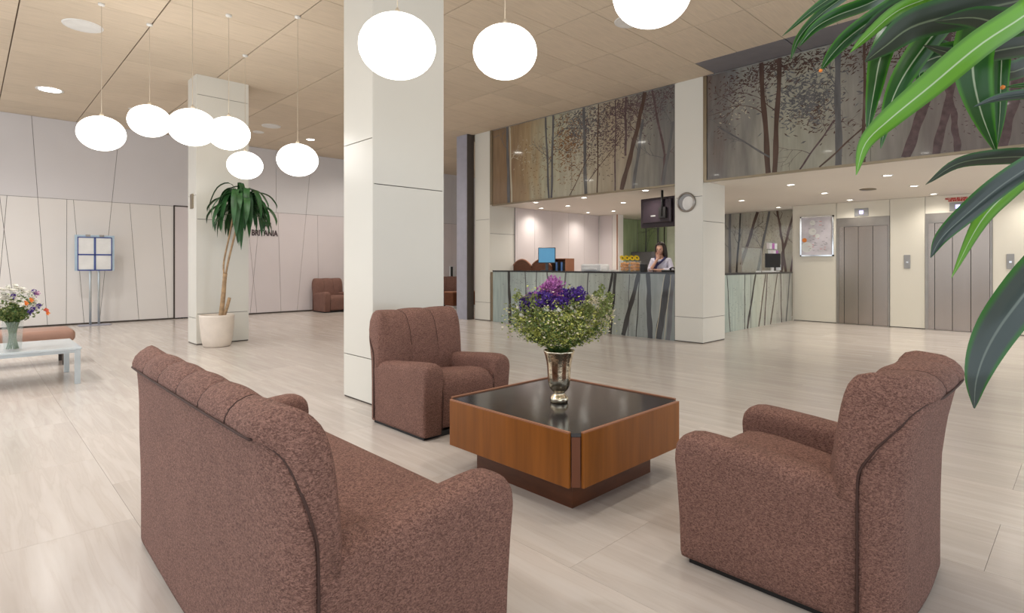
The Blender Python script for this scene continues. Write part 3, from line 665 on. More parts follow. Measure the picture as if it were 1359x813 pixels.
def outy(z): return interp([(0, .765), (.3, .765), (.5, .772), (.65, .79), (.76, .815), (.83, .838), (.87, .845)], z)
def halfw(z, W_): 
    h = W_ / 2
    if z <= .62: return h
    return h - .17 * (1 - math.sqrt(max(0, 1 - ((z - .62) / .216) ** 2)))
def back_panel_bm(W_):
    bm = bmesh.new(); zs = [.028, .04, .2, .35, .5, .6, .66, .70, .74, .77, .795, .815, .828, .834]
    rows = []
    for z in zs:
        h = halfw(z, W_); ys, yo = seamy(z), outy(z); row = []
        c = .19
        for k in range(0, 9):
            a = k / 8 * math.pi / 2; row.append((-h + c * (1 - math.cos(a)), ys + (yo - ys) * math.sin(a) ** .8, z))
        m = max(3, int(W_ / .1))
        for k in range(1, m): row.append((-h + c + (2 * h - 2 * c) * k / m, yo + .008 * math.sin(math.pi * k / m), z))
        row += [(-p[0], p[1], z) for p in row[:9][::-1]]
        rows.append(row)
    rows = [[dsh(p, W_) for p in r] for r in rows]
    for row in rows:
        n = len(row); zz = row[0][2]; dd = seamy(min(zz, .7)) - .012; row += [(row[-1][0] - .03, dd, zz), (row[0][0] + .03, dd, zz)]
    loft(bm, rows); return bm
FRONTP = [(.55, .36), (.555, .42), (.562, .49), (.572, .56), (.585, .63), (.600, .70), (.615, .755), (.632, .80), (.652, .838), (.678, .872), (.712, .895), (.752, .905)]
REARP = [(.785, .902), (.812, .892), (.832, .874), (.845, .852), (.846, .836), (.840, .828)]
def cush_profile(x, W_, bl):
    """one section of the back cushion: front, over the top, down to the piping"""
    h = W_ / 2; e = max(0, h - abs(x)); c = lambda v: max(0., min(1., v))
    top = .62 + .285 * (1 - (1 - c(e / (.115 if W_ > 1.2 else .075))) ** 2.6) ** (1 / 2.6)
    zs = .62 + .208 * math.sqrt(1 - (1 - c(e / .17)) ** 2); zs = min(zs, top)
    sm_ = c((e - .04) / .15); sd = seamy(zs) + .003 + .037 * sm_ * sm_ * (3 - 2 * sm_)
    k = c(e / .14); k = k * k * (3 - 2 * k); da = .675 + (.752 - .675) * k; da = min(da, sd - .012)
    sh = .085 * (1 - c(e / .17)) ** 1.5; f0 = .55 + sh; out = []
    for d, z in FRONTP: out.append((f0 + (d - .55) / (.752 - .55) * (da - f0), .36 + (z - .36) / (.905 - .36) * (top - .36)))
    for d, z in REARP: out.append((da + (d - .752) / (.840 - .752) * (sd - da), top - (.905 - z) / (.905 - .828) * (top - zs)))
    n = len(out); P = [Vector(p) for p in out]; res = []
    for i, p in enumerate(P):
        t = P[min(i + 1, n - 1)] - P[max(i - 1, 0)]
        if t.length > 1e-5 and i < n - 1:
            t.normalize(); p = p + Vector((-t.y, t.x)) * .015 * bl * min(1, i / 3) * min(1, (n - 1 - i) / 3)
        res.append(dsh((x, p.x, p.y), W_))
    return res
def cushion_bm(W_, seams):
    h = W_ / 2 + .001; edges = [-h] + list(seams) + [h]
    xs = set([-h, h] + [s_ * (h - d) for d in (.0015, .005, .011, .02, .032, .046, .062, .08, .10, .122, .146, .17) for s_ in (-1, 1)])
    for a, b in zip(edges, edges[1:]):
        for k in (0, .02, .06, .13, .22, .34, .5, .66, .78, .87, .94, .98):
            x = a + (b - a) * k
            if abs(x) < h - .17 or k == 0 and abs(x) < h: xs.add(x)
    xs = sorted(xs)
    def bulge(x):
        for a, b in zip(edges, edges[1:]):
            if a <= x <= b:
                t = (x - a) / (b - a)
                if a == -h: t = .5 + t / 2
                if b == h: t = t / 2
                return abs(math.sin(math.pi * t)) ** .45
        return 0
    bm = bmesh.new(); rows = [[bm.verts.new(p) for p in cush_profile(x, W_, bulge(x))] for x in xs]
    for a, b in zip(rows, rows[1:]):
        for i in range(len(a) - 1): bm.faces.new((a[i], a[i + 1], b[i + 1], b[i]))
    for r_, x in ((rows[0], xs[0]), (rows[-1], xs[-1])):
        q = [bm.verts.new(dsh((x, .69, z), W_)) for z in (.56, .48, .36)]; bm.faces.new(r_ + q)
    return bm
def seat_bm(W_):
    bm = bmesh.new(); h = W_ / 2 - .172; prof = [(.03, .06), (.012, .1), (0, .2), (-.012, .3), (-.018, .36), (-.012, .405), (.01, .438), (.045, .458), (.1, .466), (.2, .462), (.35, .44), (.48, .418), (.6, .40), (.64, .3), (.64, .06)]
    rings = []; m = max(14, int(W_ / .08))
    for k in range(m + 1):
        t = -1 + 2 * k / m; x = h * t; d = max(0, abs(t * h) - (h - .09)) / .09; dz = .035 * d * d
        rings.append([(x, y + (.006 * d * d if y < .05 else 0), z - (dz if z > .38 else 0)) for y, z in prof])
    loft(bm, rings); return bm
def make_seat(W_, seams, name, label, cat):
    o = empty(name, (0, 0, 0), 0, label, cat)
    build('seat', seat_bm(W_), 'fabric', o, True)
    for s in (-1, 1): build('armrest', arm_bm(s, W_), 'fabric', o, True)
    build('back_panel', back_panel_bm(W_), 'fabric', o, True)
    build('back_cushion', cushion_bm(W_, seams), 'fabric', o, True)
    bx('plinth', 'black', -W_ / 2 + .03, W_ / 2 - .03, .035, .735, 0, .04, o)
    pts = [(W_ / 2 + .004, seamy(z) - .001, z) for z in (.05, .2, .35, .5, .58)]
    for k in range(1, 13):
        ph_ = math.pi / 2 * k / 12; z = .62 + .214 * math.sin(ph_); e_ = .17 * (1 - math.cos(ph_)); sm_ = max(0, min(1, (e_ - .04) / .15)); d_ = seamy(z) + .037 * sm_ * sm_ * (3 - 2 * sm_)
        pts.append((W_ / 2 - .17 * (1 - math.cos(ph_)) + .005 * math.cos(ph_), d_ + .004, z + .002 * math.sin(ph_)))
    pts.append((W_ / 2 - .22, .849, .834)); loopp = [(-x, y, z) for x, y, z in pts] + [(0, .852, .834)] + [(x, y, z) for x, y, z in pts[::-1]]
    piping('piping', [dsh(p, W_) for p in loopp], .0042, o)
    # shallow dark lines of thread in the channels
    for sx_ in seams:
        pp = [(p[0], p[1], p[2]) for p in cush_profile(sx_, W_, .08)[4:-1]]
        bm = bmesh.new(); tube(bm, pp, .0028, 5); build('channel_seam', bm, 'piping', o, True)
    for s in (-1, 1):
        bm = bmesh.new(); tube(bm, [(s * (W_ / 2 - .173), -.001, .06), (s * (W_ / 2 - .173), -.012, .3), (s * (W_ / 2 - .173), .0, .42)], .003, 5); build('seam', bm, 'piping', o, True)
    return o
arm0 = make_seat(.86, [-.135, .135], 'armchair', 'brown fabric armchair between the big column and the wooden table', 'armchair'); arm0['group'] = 'brown fabric armchairs'
arm0.location = (2.825, 3.40, 0)
for loc, rz, lab in (((2.67, 1.262, 0), math.pi, 'brown fabric armchair in the right foreground seen from behind'), ((7.33, 14.35, 0), 0, 'small far brown armchair against the pale wall left of the big column'), ((10.95, 14.0, 0), -.6, 'far brown armchair glimpsed right of the big column beside the low cabinet')):
    c = copy_tree(arm0); c.location = loc; c.rotation_euler = (0, 0, rz); c['label'] = lab
sofa = make_seat(1.80, [-.53, -.265, 0, .265, .53], 'sofa', 'long brown fabric sofa in the left foreground with its channelled back to us', 'sofa')
sofa.location = (1.345, 2.30, 0); sofa.rotation_euler = (0, 0, math.pi / 2)

# =================================================================== COFFEE TABLE
tb = empty('coffee_table', (2.70, 2.32, 0), 0, 'square wooden coffee table with black glass top on a recessed plinth', 'table')
hx, hy, zt = .525, .54, .45
for s in (-1, 1):
    for a in (0, 1):
        bm = bmesh.new()
        if a == 0: box(bm, s * hx - (.018 if s > 0 else 0), s * hx + (0 if s > 0 else .018), -hy + .055, hy - .055, .172, zt, .002)
        else: box(bm, -hx + .055, hx - .055, s * hy - (.018 if s > 0 else 0), s * hy + (0 if s > 0 else .018), .172, zt, .002)
        build('side_board', bm, 'wood_z', tb)
        bm = bmesh.new()
        if a == 0: box(bm, s * hx - (.018 if s > 0 else -.001), s * hx + (-.001 if s > 0 else .018), -hy + .055, hy - .055, zt, zt + .006)
        else: box(bm, -hx + .055, hx - .055, s * hy - (.018 if s > 0 else -.001), s * hy + (-.001 if s > 0 else .018), zt, zt + .006)
        build('edge_strip', bm, 'wood_edge', tb)
c = .05
for sx in (-1, 1):
    for sy in (-1, 1):
        bm = bmesh.new(); P = [(sx * (hx - .018), sy * (hy - c)), (sx * (hx - c), sy * (hy - .018)), (sx * (hx - c - .02), sy * (hy - .04)), (sx * (hx - .04), sy * (hy - c - .02))]
        a = [bm.verts.new((x, y, .175)) for x, y in P]; b = [bm.verts.new((x, y, zt - .022)) for x, y in P]
        bm.faces.new(a); bm.faces.new(b)
        for i in range(4): bm.faces.new((a[i], a[(i + 1) % 4], b[(i + 1) % 4], b[i]))
        build('corner_post', bm, 'wood', tb)
def octa(e, c, z0, z1):
    bm = bmesh.new(); x, y = hx - e, hy - e; P = [(-x + c, -y), (x - c, -y), (x, -y + c), (x, y - c), (x - c, y), (-x + c, y), (-x, y - c), (-x, -y + c)]
    a = [bm.verts.new((p[0], p[1], z0)) for p in P]; b = [bm.verts.new((p[0], p[1], z1)) for p in P]; bm.faces.new(a); bm.faces.new(b)
    for i in range(8): bm.faces.new((a[i], a[(i + 1) % 8], b[(i + 1) % 8], b[i]))
    return bm
build('glass_top', octa(.0185, .034, zt - .02, zt - .001), 'black_glass', tb)
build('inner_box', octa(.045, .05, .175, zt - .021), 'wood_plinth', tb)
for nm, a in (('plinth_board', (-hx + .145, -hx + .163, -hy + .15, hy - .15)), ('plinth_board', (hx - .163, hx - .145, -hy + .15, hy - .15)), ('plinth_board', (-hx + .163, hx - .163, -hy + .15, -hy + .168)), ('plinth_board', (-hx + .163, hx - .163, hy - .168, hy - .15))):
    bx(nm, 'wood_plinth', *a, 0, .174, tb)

# =================================================================== VASE AND BOUQUET ON THE TABLE
VX, VY, VZ = 2.638, 2.301, .449
va = empty('vase', (VX, VY, VZ), 0, 'speckled silver glass footed vase on the black topped table', 'vase')
bm = bmesh.new()
lathe(bm, [(.001, 0), (.052, 0), (.056, .008), (.058, .02), (.056, .032), (.044, .045), (.034, .054), (.034, .062), (.045, .072), (.058, .088), (.066, .11), (.07, .14), (.071, .17), (.073, .21), (.078, .25), (.086, .285), (.094, .31), (.098, .322), (.094, .322), (.074, .25), (.066, .17), (.06, .11), (.001, .09)], 40, cap=False)
build('vase_body', bm, 'silver_glass', va, True)
def blossom_mesh(name, n, r, m, kind=0):
    """small flower head: petals around a centre"""
    bm = bmesh.new()
    for k in range(n):
        a = 2 * math.pi * k / n + U(-.1, .1); t = U(.2, .9); d = Vector((math.cos(a) * math.cos(t), math.sin(a) * math.cos(t), math.sin(t))); s = Vector((-math.sin(a), math.cos(a), 0)); l = r * U(.8, 1.15)
        v = [bm.verts.new(p) for p in ((0, 0, 0), d * l * .55 + s * l * .3, d * l + Vector((0, 0, -.15 * l)), d * l * .55 - s * l * .3)]
        bm.faces.new(v)
    bmesh.ops.create_icosphere(bm, subdivisions=1, radius=r * .28, matrix=Matrix.Translation((0, 0, r * .2)))
    me = bpy.data.meshes.new(name); bm.to_mesh(me); bm.free(); me.materials.append(MATS[m]); return me
def cluster_mesh(name, n, r, m, pr):
    bm = bmesh.new()
    for k in range(n):
        c = Vector((random.gauss(0, r * .5), random.gauss(0, r * .5), random.gauss(0, r * .5)))
        for j in range(4):
            a = Vector((U(-1, 1), U(-1, 1), U(-.3, 1))).normalized(); b = a.orthogonal().normalized()
            bm.faces.new([bm.verts.new(c + q) for q in (Vector(), a * pr * .6 + b * pr * .4, a * pr, a * pr * .6 - b * pr * .4)])
    me = bpy.data.meshes.new(name); bm.to_mesh(me); bm.free(); me.materials.append(MATS[m]); return me
def stems_and_filler(parent, cx, z0, n_st, rx, ry, zlo, zhi, leafm, filler, seed, spr=.035, rise=.55, nfill=26, base_r=.05, fs=.011):
    rnd = random.Random(seed); bs = bmesh.new(); bf = bmesh.new(); tips = []
    for k in range(n_st):
        a = rnd.uniform(0, 2 * math.pi); q = math.sqrt(rnd.random()); ex, ey = rx * q * math.cos(a), ry * q * math.sin(a)
        ez = zlo + (zhi - zlo) * ((1 - q ** 2) * rnd.uniform(.55, 1) + q * q * rnd.uniform(0, .62))
        P = [(ex * .1, ey * .1, z0 - .12), (ex * .22, ey * .22, z0), (ex * .62, ey * .62, z0 + (ez - z0) * .5), (ex, ey, ez)]
        if (P[1][0] ** 2 + P[1][1] ** 2) ** .5 > base_r: s = base_r / (P[1][0] ** 2 + P[1][1] ** 2) ** .5; P[1] = (P[1][0] * s, P[1][1] * s, z0); P[0] = (P[0][0] * s, P[0][1] * s, P[0][2])
        cc = catmull(P, 4); tube(bs, cc, .0016, 4, cap=False); tips.append(Vector(P[-1]))
        for j in range(nfill):
            p = cc[rnd.randint(5, len(cc) - 1)] + Vector((rnd.gauss(0, spr), rnd.gauss(0, spr), rnd.gauss(0, spr * .8)))
            if p.z < z0 + .01 + 0.25 * math.hypot(p.x, p.y): continue
            d = Vector((rnd.uniform(-1, 1), rnd.uniform(-1, 1), rnd.uniform(-.4, 1))).normalized(); s = d.orthogonal().normalized(); l = fs * rnd.uniform(.6, 1.7)
            f = bf.faces.new([bf.verts.new(p + q_) for q_ in (Vector(), d * l * .5 + s * l * .3, d * l, d * l * .5 - s * l * .3)]); f.material_index = rnd.choices(range(len(filler)), [w for _, w in filler])[0]
    build('stems', bs, 'stem_green', parent, kind='stuff'); build('filler_foliage', bf, [f for f, _ in filler], parent, fix=False, kind='stuff'); return tips
bq = empty('flower_bouquet', (VX, VY, VZ), 0, 'large bouquet of violet, mauve and white blooms with lime green filler in the silver vase', 'flowers')
tips = stems_and_filler(bq, 0, .315, 170, .33, .28, .42, .70, 'filler_green', [('filler_green', .30), ('lime', .36), ('stem_green', .20), ('petal_cream', .14)], 21, nfill=130, fs=.0125, spr=.034)
me_v = cluster_mesh('violet_cluster', 12, .026, 'petal_violet', .017); me_m = cluster_mesh('mauve_cluster', 20, .030, 'petal_mauve', .012); me_w = blossom_mesh('white_blossom', 9, .021, 'petal_white'); me_c = cluster_mesh('cream_cluster', 10, .022, 'petal_cream', .009); me_l = cluster_mesh('lime_cluster', 14, .024, 'lime', .010)
# picture right of the vase = Rv direction
def bq_at(r_, f_, z): return (Rv.x * r_ + Fv.x * f_, Rv.y * r_ + Fv.y * f_, z)
rb = random.Random(5)
for k in range(46):
    r_ = rb.uniform(-.22, .12); tz = .60 + .035 * math.sin((r_ + .2) * 8) + max(0, .03 * rb.random()) + .12 * max(0, (r_ + .05)) * 3 * .3
    link('violet_flower', me_v, bq, bq_at(r_, rb.uniform(-.17, .02), tz + rb.uniform(-.035, .03)), (rb.random() * 6, rb.random() * 6, 0))
for k in range(10): link('violet_flower', me_v, bq, bq_at(rb.uniform(.05, .13), rb.uniform(-.1, .02), .66 + rb.uniform(-.03, .03)), (rb.random() * 6, 0, 0))
for k in range(34): 
    t = rb.random(); link('mauve_flower', me_m, bq, bq_at(-.035 + rb.gauss(0, .06 * (1.05 - t)), rb.uniform(-.1, .08), .64 + .135 * t), (rb.random() * 6, rb.random() * 6, 0))
for k in range(14): link('mauve_flower', me_m, bq, bq_at(-.14 + rb.gauss(0, .035), rb.uniform(-.08, .06), .62 + .05 * rb.random()), (rb.random() * 6, rb.random() * 6, 0))
for k in range(26): 
    r_ = rb.uniform(-.26, .16); link('white_flower', me_w, bq, bq_at(r_, -.20 + abs(r_) * .5 + rb.uniform(-.03, .04), .555 + rb.uniform(-.04, .045)), (rb.uniform(.3, 1.3), 0, rb.uniform(-.5, 2)))
me_g = cluster_mesh('green_cluster', 16, .028, 'filler_green', .014)
for k in range(90): r_ = rb.uniform(-.28, .31); link('green_sprig', me_g, bq, bq_at(r_, rb.uniform(-.2, .1), .42 + abs(r_) * .35 + rb.random() * .18), (rb.random() * 6, rb.random() * 6, 0))
for k in range(50): 
    t = rb.random(); link('cream_sprig', me_c, bq, bq_at(.12 + .20 * rb.random(), rb.uniform(-.14, .1), .48 + .2 * t), (rb.random() * 6, rb.random() * 6, 0))
for k in range(110):
    r_ = rb.uniform(-.27, .22); link('lime_sprig', me_l, bq, bq_at(r_, -.19 + abs(r_) * .45 + rb.uniform(-.03, .05), .40 + abs(r_) * .25 + rb.random() * .15), (rb.random() * 6, rb.random() * 6, 0))

# =================================================================== LEFT: GLASS TABLE, VASE, BENCH, STAND
gt = empty('glass_coffee_table', (.27, 8.2, 0), 0, 'low glass topped coffee table with metal legs at the left edge', 'table')
bx('tabletop', 'table_glass', -.64, .64, -.5, .5, .375, .40, gt, bev=.003)
for sx in (-1, 1):
    for sy in (-1, 1): bx('leg', 'table_metal', sx * .63 - (.05 if sx > 0 else 0), sx * .63 + (0 if sx > 0 else .05), sy * .49 - (.05 if sy > 0 else 0), sy * .49 + (0 if sy > 0 else .05), 0, .374, gt, bev=.002)
bx('rail', 'table_metal', -.58, .58, -.47, -.45, .34, .373, gt); bx('rail', 'table_metal', -.58, .58, .45, .47, .34, .373, gt)
gv = empty('glass_vase', (.352, 7.93, .4), 0, 'clear glass cylinder vase on the low glass table', 'vase')
bm = bmesh.new(); lathe(bm, [(.001, .0), (.078, 0), (.082, .1), (.090, .30), (.085, .30), (.077, .1), (.072, .012), (.001, .012)], 32, cap=False); build('vase_glass', bm, 'glass', gv, True)
bm = bmesh.new(); lathe(bm, [(.001, .013), (.071, .013), (.0755, .1), (.079, .18), (.001, .18)], 32, cap=False); build('water', bm, 'glass', gv, True)
def at2(r_, f_, z): return (.999 * r_ + .044 * f_, -.044 * r_ + .999 * f_, z)
b2 = empty('flower_bouquet', (.352, 7.93, .4), 0, 'bouquet of white, orange and purple flowers on the low glass table at left', 'flowers')
stems_and_filler(b2, 0, .28, 60, .25, .25, .36, .62, 'filler_green', [('filler_green', .6), ('stem_green', .4)], 4, nfill=50, base_r=.05, spr=.03, fs=.022)
bm = bmesh.new()
for k in range(34):
    a = U(0, 6.28); tube(bm, [(.05 * math.cos(a), .05 * math.sin(a), .015), (.055 * math.cos(a + 2), .055 * math.sin(a + 2), .3)], .004, 5)
build('stems_in_water', bm, 'stem_green', b2, kind='stuff')
me_w2 = blossom_mesh('white_bloom', 12, .042, 'petal_white'); me_o = blossom_mesh('orange_bloom', 12, .036, 'petal_orange'); me_r = blossom_mesh('red_bloom', 12, .032, 'petal_red')
for k in range(70):
    r_ = rb.uniform(-.27, .20); z = .66 - 1.8 * (r_ + .02) ** 2 + rb.uniform(-.2, .02); link('white_flower', me_w2, b2, at2(r_, rb.uniform(-.27, -.16), z), (rb.uniform(0, 1.2), 0, rb.uniform(-.5, 2)))
for r_, z, me_, nm in ((.14, .53, me_o, 'orange_flower'), (.10, .50, me_o, 'orange_flower'), (.26, .42, me_r, 'red_flower'), (.27, .39, me_o, 'orange_flower'), (.15, .44, me_v, 'violet_flower'), (.13, .41, me_v, 'violet_flower'), (.16, .62, me_v, 'violet_flower'), (.19, .60, me_m, 'mauve_flower'), (.0, .58, me_v, 'violet_flower'), (-.16, .56, me_v, 'violet_flower'), (.2, .47, me_v, 'violet_flower')):
    o = link(nm, me_, b2, at2(r_, -.27, z), (.9, 0, .6)); o.scale = (.9,) * 3 if me_ in (me_v, me_m) else (1,) * 3
bn = empty('upholstered_bench', (.1, 9.55, 0), 0, 'tan leather upholstered bench behind the low glass table', 'bench')
bm = bmesh.new(); box(bm, -.93, .93, -.31, .31, .30, .46, .06, 0, 4); build('cushion', bm, 'bench_leather', bn, True)
bx('base', 'wood_plinth', -.88, .90, -.27, .27, .24, .299, bn)
for sx in (-.84, .80):
    for sy in (-.24, .19): bx('leg', 'dark_brown_metal', sx, sx + .05, sy, sy + .05, 0, .239, bn)
ns = empty('notice_stand', (1.985, 14.95, 0), 0, 'tall notice stand with four pale sheets in blue frames before the far left wall', 'notice stand')
bm = bmesh.new(); box(bm, -.28, .28, -.17, .17, 0, .014, .003); build('base_plate', bm, 'blue_grey_metal', ns)
for s in (-.075, .075): bm = bmesh.new(); tube(bm, [(s, 0, .014), (s, 0, 1.9)], .022, 12); build('pole', bm, 'table_metal', ns, True)
bx('board', 'pale_blue_edge', -.345, .345, -.04, -.023, 1.17, 1.93, ns)
for sx in (-1, 1):
    for z0, z1 in ((1.20, 1.50), (1.53, 1.87)): bx('sheet', 'white_paper', sx * .025, sx * .285, -.046, -.0405, z0, z1, ns)
for a in ((-.30, -.285, 1.185, 1.885), (.285, .30, 1.185, 1.885), (-.012, .012, 1.185, 1.885), (-.30, .30, 1.50, 1.525), (-.30, .30, 1.17, 1.19), (-.30, .30, 1.875, 1.89)): bx('frame_bar', 'blue_frame', a[0], a[1], -.056, -.0465, a[2], a[3], ns)
for s in (-.12, .12): bx('clip', 'steel_frame', s - .04, s + .04, -.06, -.02, 1.90, 1.94, ns)

# =================================================================== POTTED DRACAENA BY THE LEFT COLUMN
dp = empty('potted_dracaena', (2.875, 9.73, 0), 0, 'tall potted dracaena with drooping crown standing against the left column', 'plant')
bm = bmesh.new(); lathe(bm, [(.001, .0), (.18, 0), (.2, .02), (.228, .14), (.243, .3), (.25, .44), (.253, .47), (.252, .505), (.234, .505), (.23, .45), (.001, .44)], 40, cap=False); build('pot', bm, 'pot', dp, True)
bm = bmesh.new(); lathe(bm, [(.001, .452), (.229, .452), (.229, .43), (.001, .43)], 24, cap=False); build('soil', bm, 'soil', dp)
# offsets towards picture right (r) and away (f)
def dpt(r, f_, z): return (Rv.x * r + Fv.x * f_, Rv.y * r + Fv.y * f_, z)
bm = bmesh.new(); tube(bm, catmull([dpt(.06, 0, .44), dpt(.10, 0, .8), dpt(.13, 0, 1.16)], 5), [.038, .036, .036, .035, .034, .034, .033, .032, .031, .030, .034], 10); build('trunk', bm, 'bark', dp, True)
bm = bmesh.new(); tube(bm, catmull([dpt(.09, .02, .44), dpt(.15, .02, .62), dpt(.19, .02, .77)], 3), .026, 8); build('stump', bm, 'bark', dp, True)
bm = bmesh.new(); tube(bm, catmull([dpt(.11, 0, 1.15), dpt(.10, .02, 1.35), dpt(.19, .03, 1.8), dpt(.28, .02, 2.25)], 4), .014, 7); build('branch', bm, 'bark', dp, True)
bm = bmesh.new(); tube(bm, catmull([dpt(.14, 0, 1.15), dpt(.19, 0, 1.4), dpt(.29, 0, 1.8), dpt(.42, 0, 2.3)], 4), .016, 7); build('branch', bm, 'bark', dp, True)
def blade(bm, pts, w, hint, mi=0, k=4, fold=.25):
    cc = catmull(pts, k); n = len(cc); uvl = bm.loops.layers.uv.verify(); rows = []
    for i, p in enumerate(cc):
        t = (cc[min(i + 1, n - 1)] - cc[max(i - 1, 0)]).normalized(); s = t.cross(hint)
        if s.length < .1: s = t.orthogonal()
        s.normalize(); nn = s.cross(t).normalized(); u = i / (n - 1)
        ww = w / 2 * (min(1, .35 + u * 2.2)) * (1 if u < .45 else max(.03, math.cos((u - .45) / .55 * math.pi / 2) ** .8))
        rows.append([bm.verts.new(p + s * ww * a - nn * abs(1 - abs(a)) * ww * fold) for a in (-1, -.5, 0, .5, 1)])
    for j, (a, b) in enumerate(zip(rows, rows[1:])):
        for i in range(4):
            f = bm.faces.new((a[i], a[i + 1], b[i + 1], b[i])); f.material_index = mi; f.smooth = True
            for lp_, (uu, vv) in zip(f.loops, ((i / 4, j / n), ((i + 1) / 4, j / n), ((i + 1) / 4, (j + 1) / n), (i / 4, (j + 1) / n))): lp_[uvl].uv = (uu, vv)
rl = random.Random(12)
def far_leaf(cr, cz, ang, reach, drop, w, rise):
    d = Vector((Rv.x * math.cos(ang) + Fv.x * math.sin(ang), Rv.y * math.cos(ang) + Fv.y * math.sin(ang), 0)); o_ = Vector(dpt(cr, 0, cz))
    pts = [o_, o_ + d * reach * .35 + Vector((0, 0, rise)), o_ + d * reach * .75 + Vector((0, 0, rise * .75 - drop * .15)), o_ + d * reach + Vector((0, 0, -drop * .55)), o_ + d * reach * 1.03 + Vector((0, 0, -drop))]
    bm = bmesh.new(); blade(bm, pts, w, Vector((0, 0, 1)) * .4 + d, k=3); build('leaf', bm, 'leaf_far', dp, True, fix=False)
for k in range(84):
    c_, z_ = rl.choice(((.30, 2.28), (.47, 2.30), (.42, 2.15), (.34, 2.42), (.50, 2.4)))
    a = rl.uniform(0, 6.283); rc = rl.uniform(.14, .34) if k % 3 else rl.uniform(.40, .52)
    dr = rl.uniform(.35, .68) if k % 3 else rl.uniform(.25, .6)
    if math.cos(a) < -.3: dr *= .7
    if math.cos(a) > .45: dr *= .62
    far_leaf(c_, z_ + rl.uniform(-.12, .06), a, rc, dr, rl.uniform(.08, .115), rl.uniform(.02, .15))

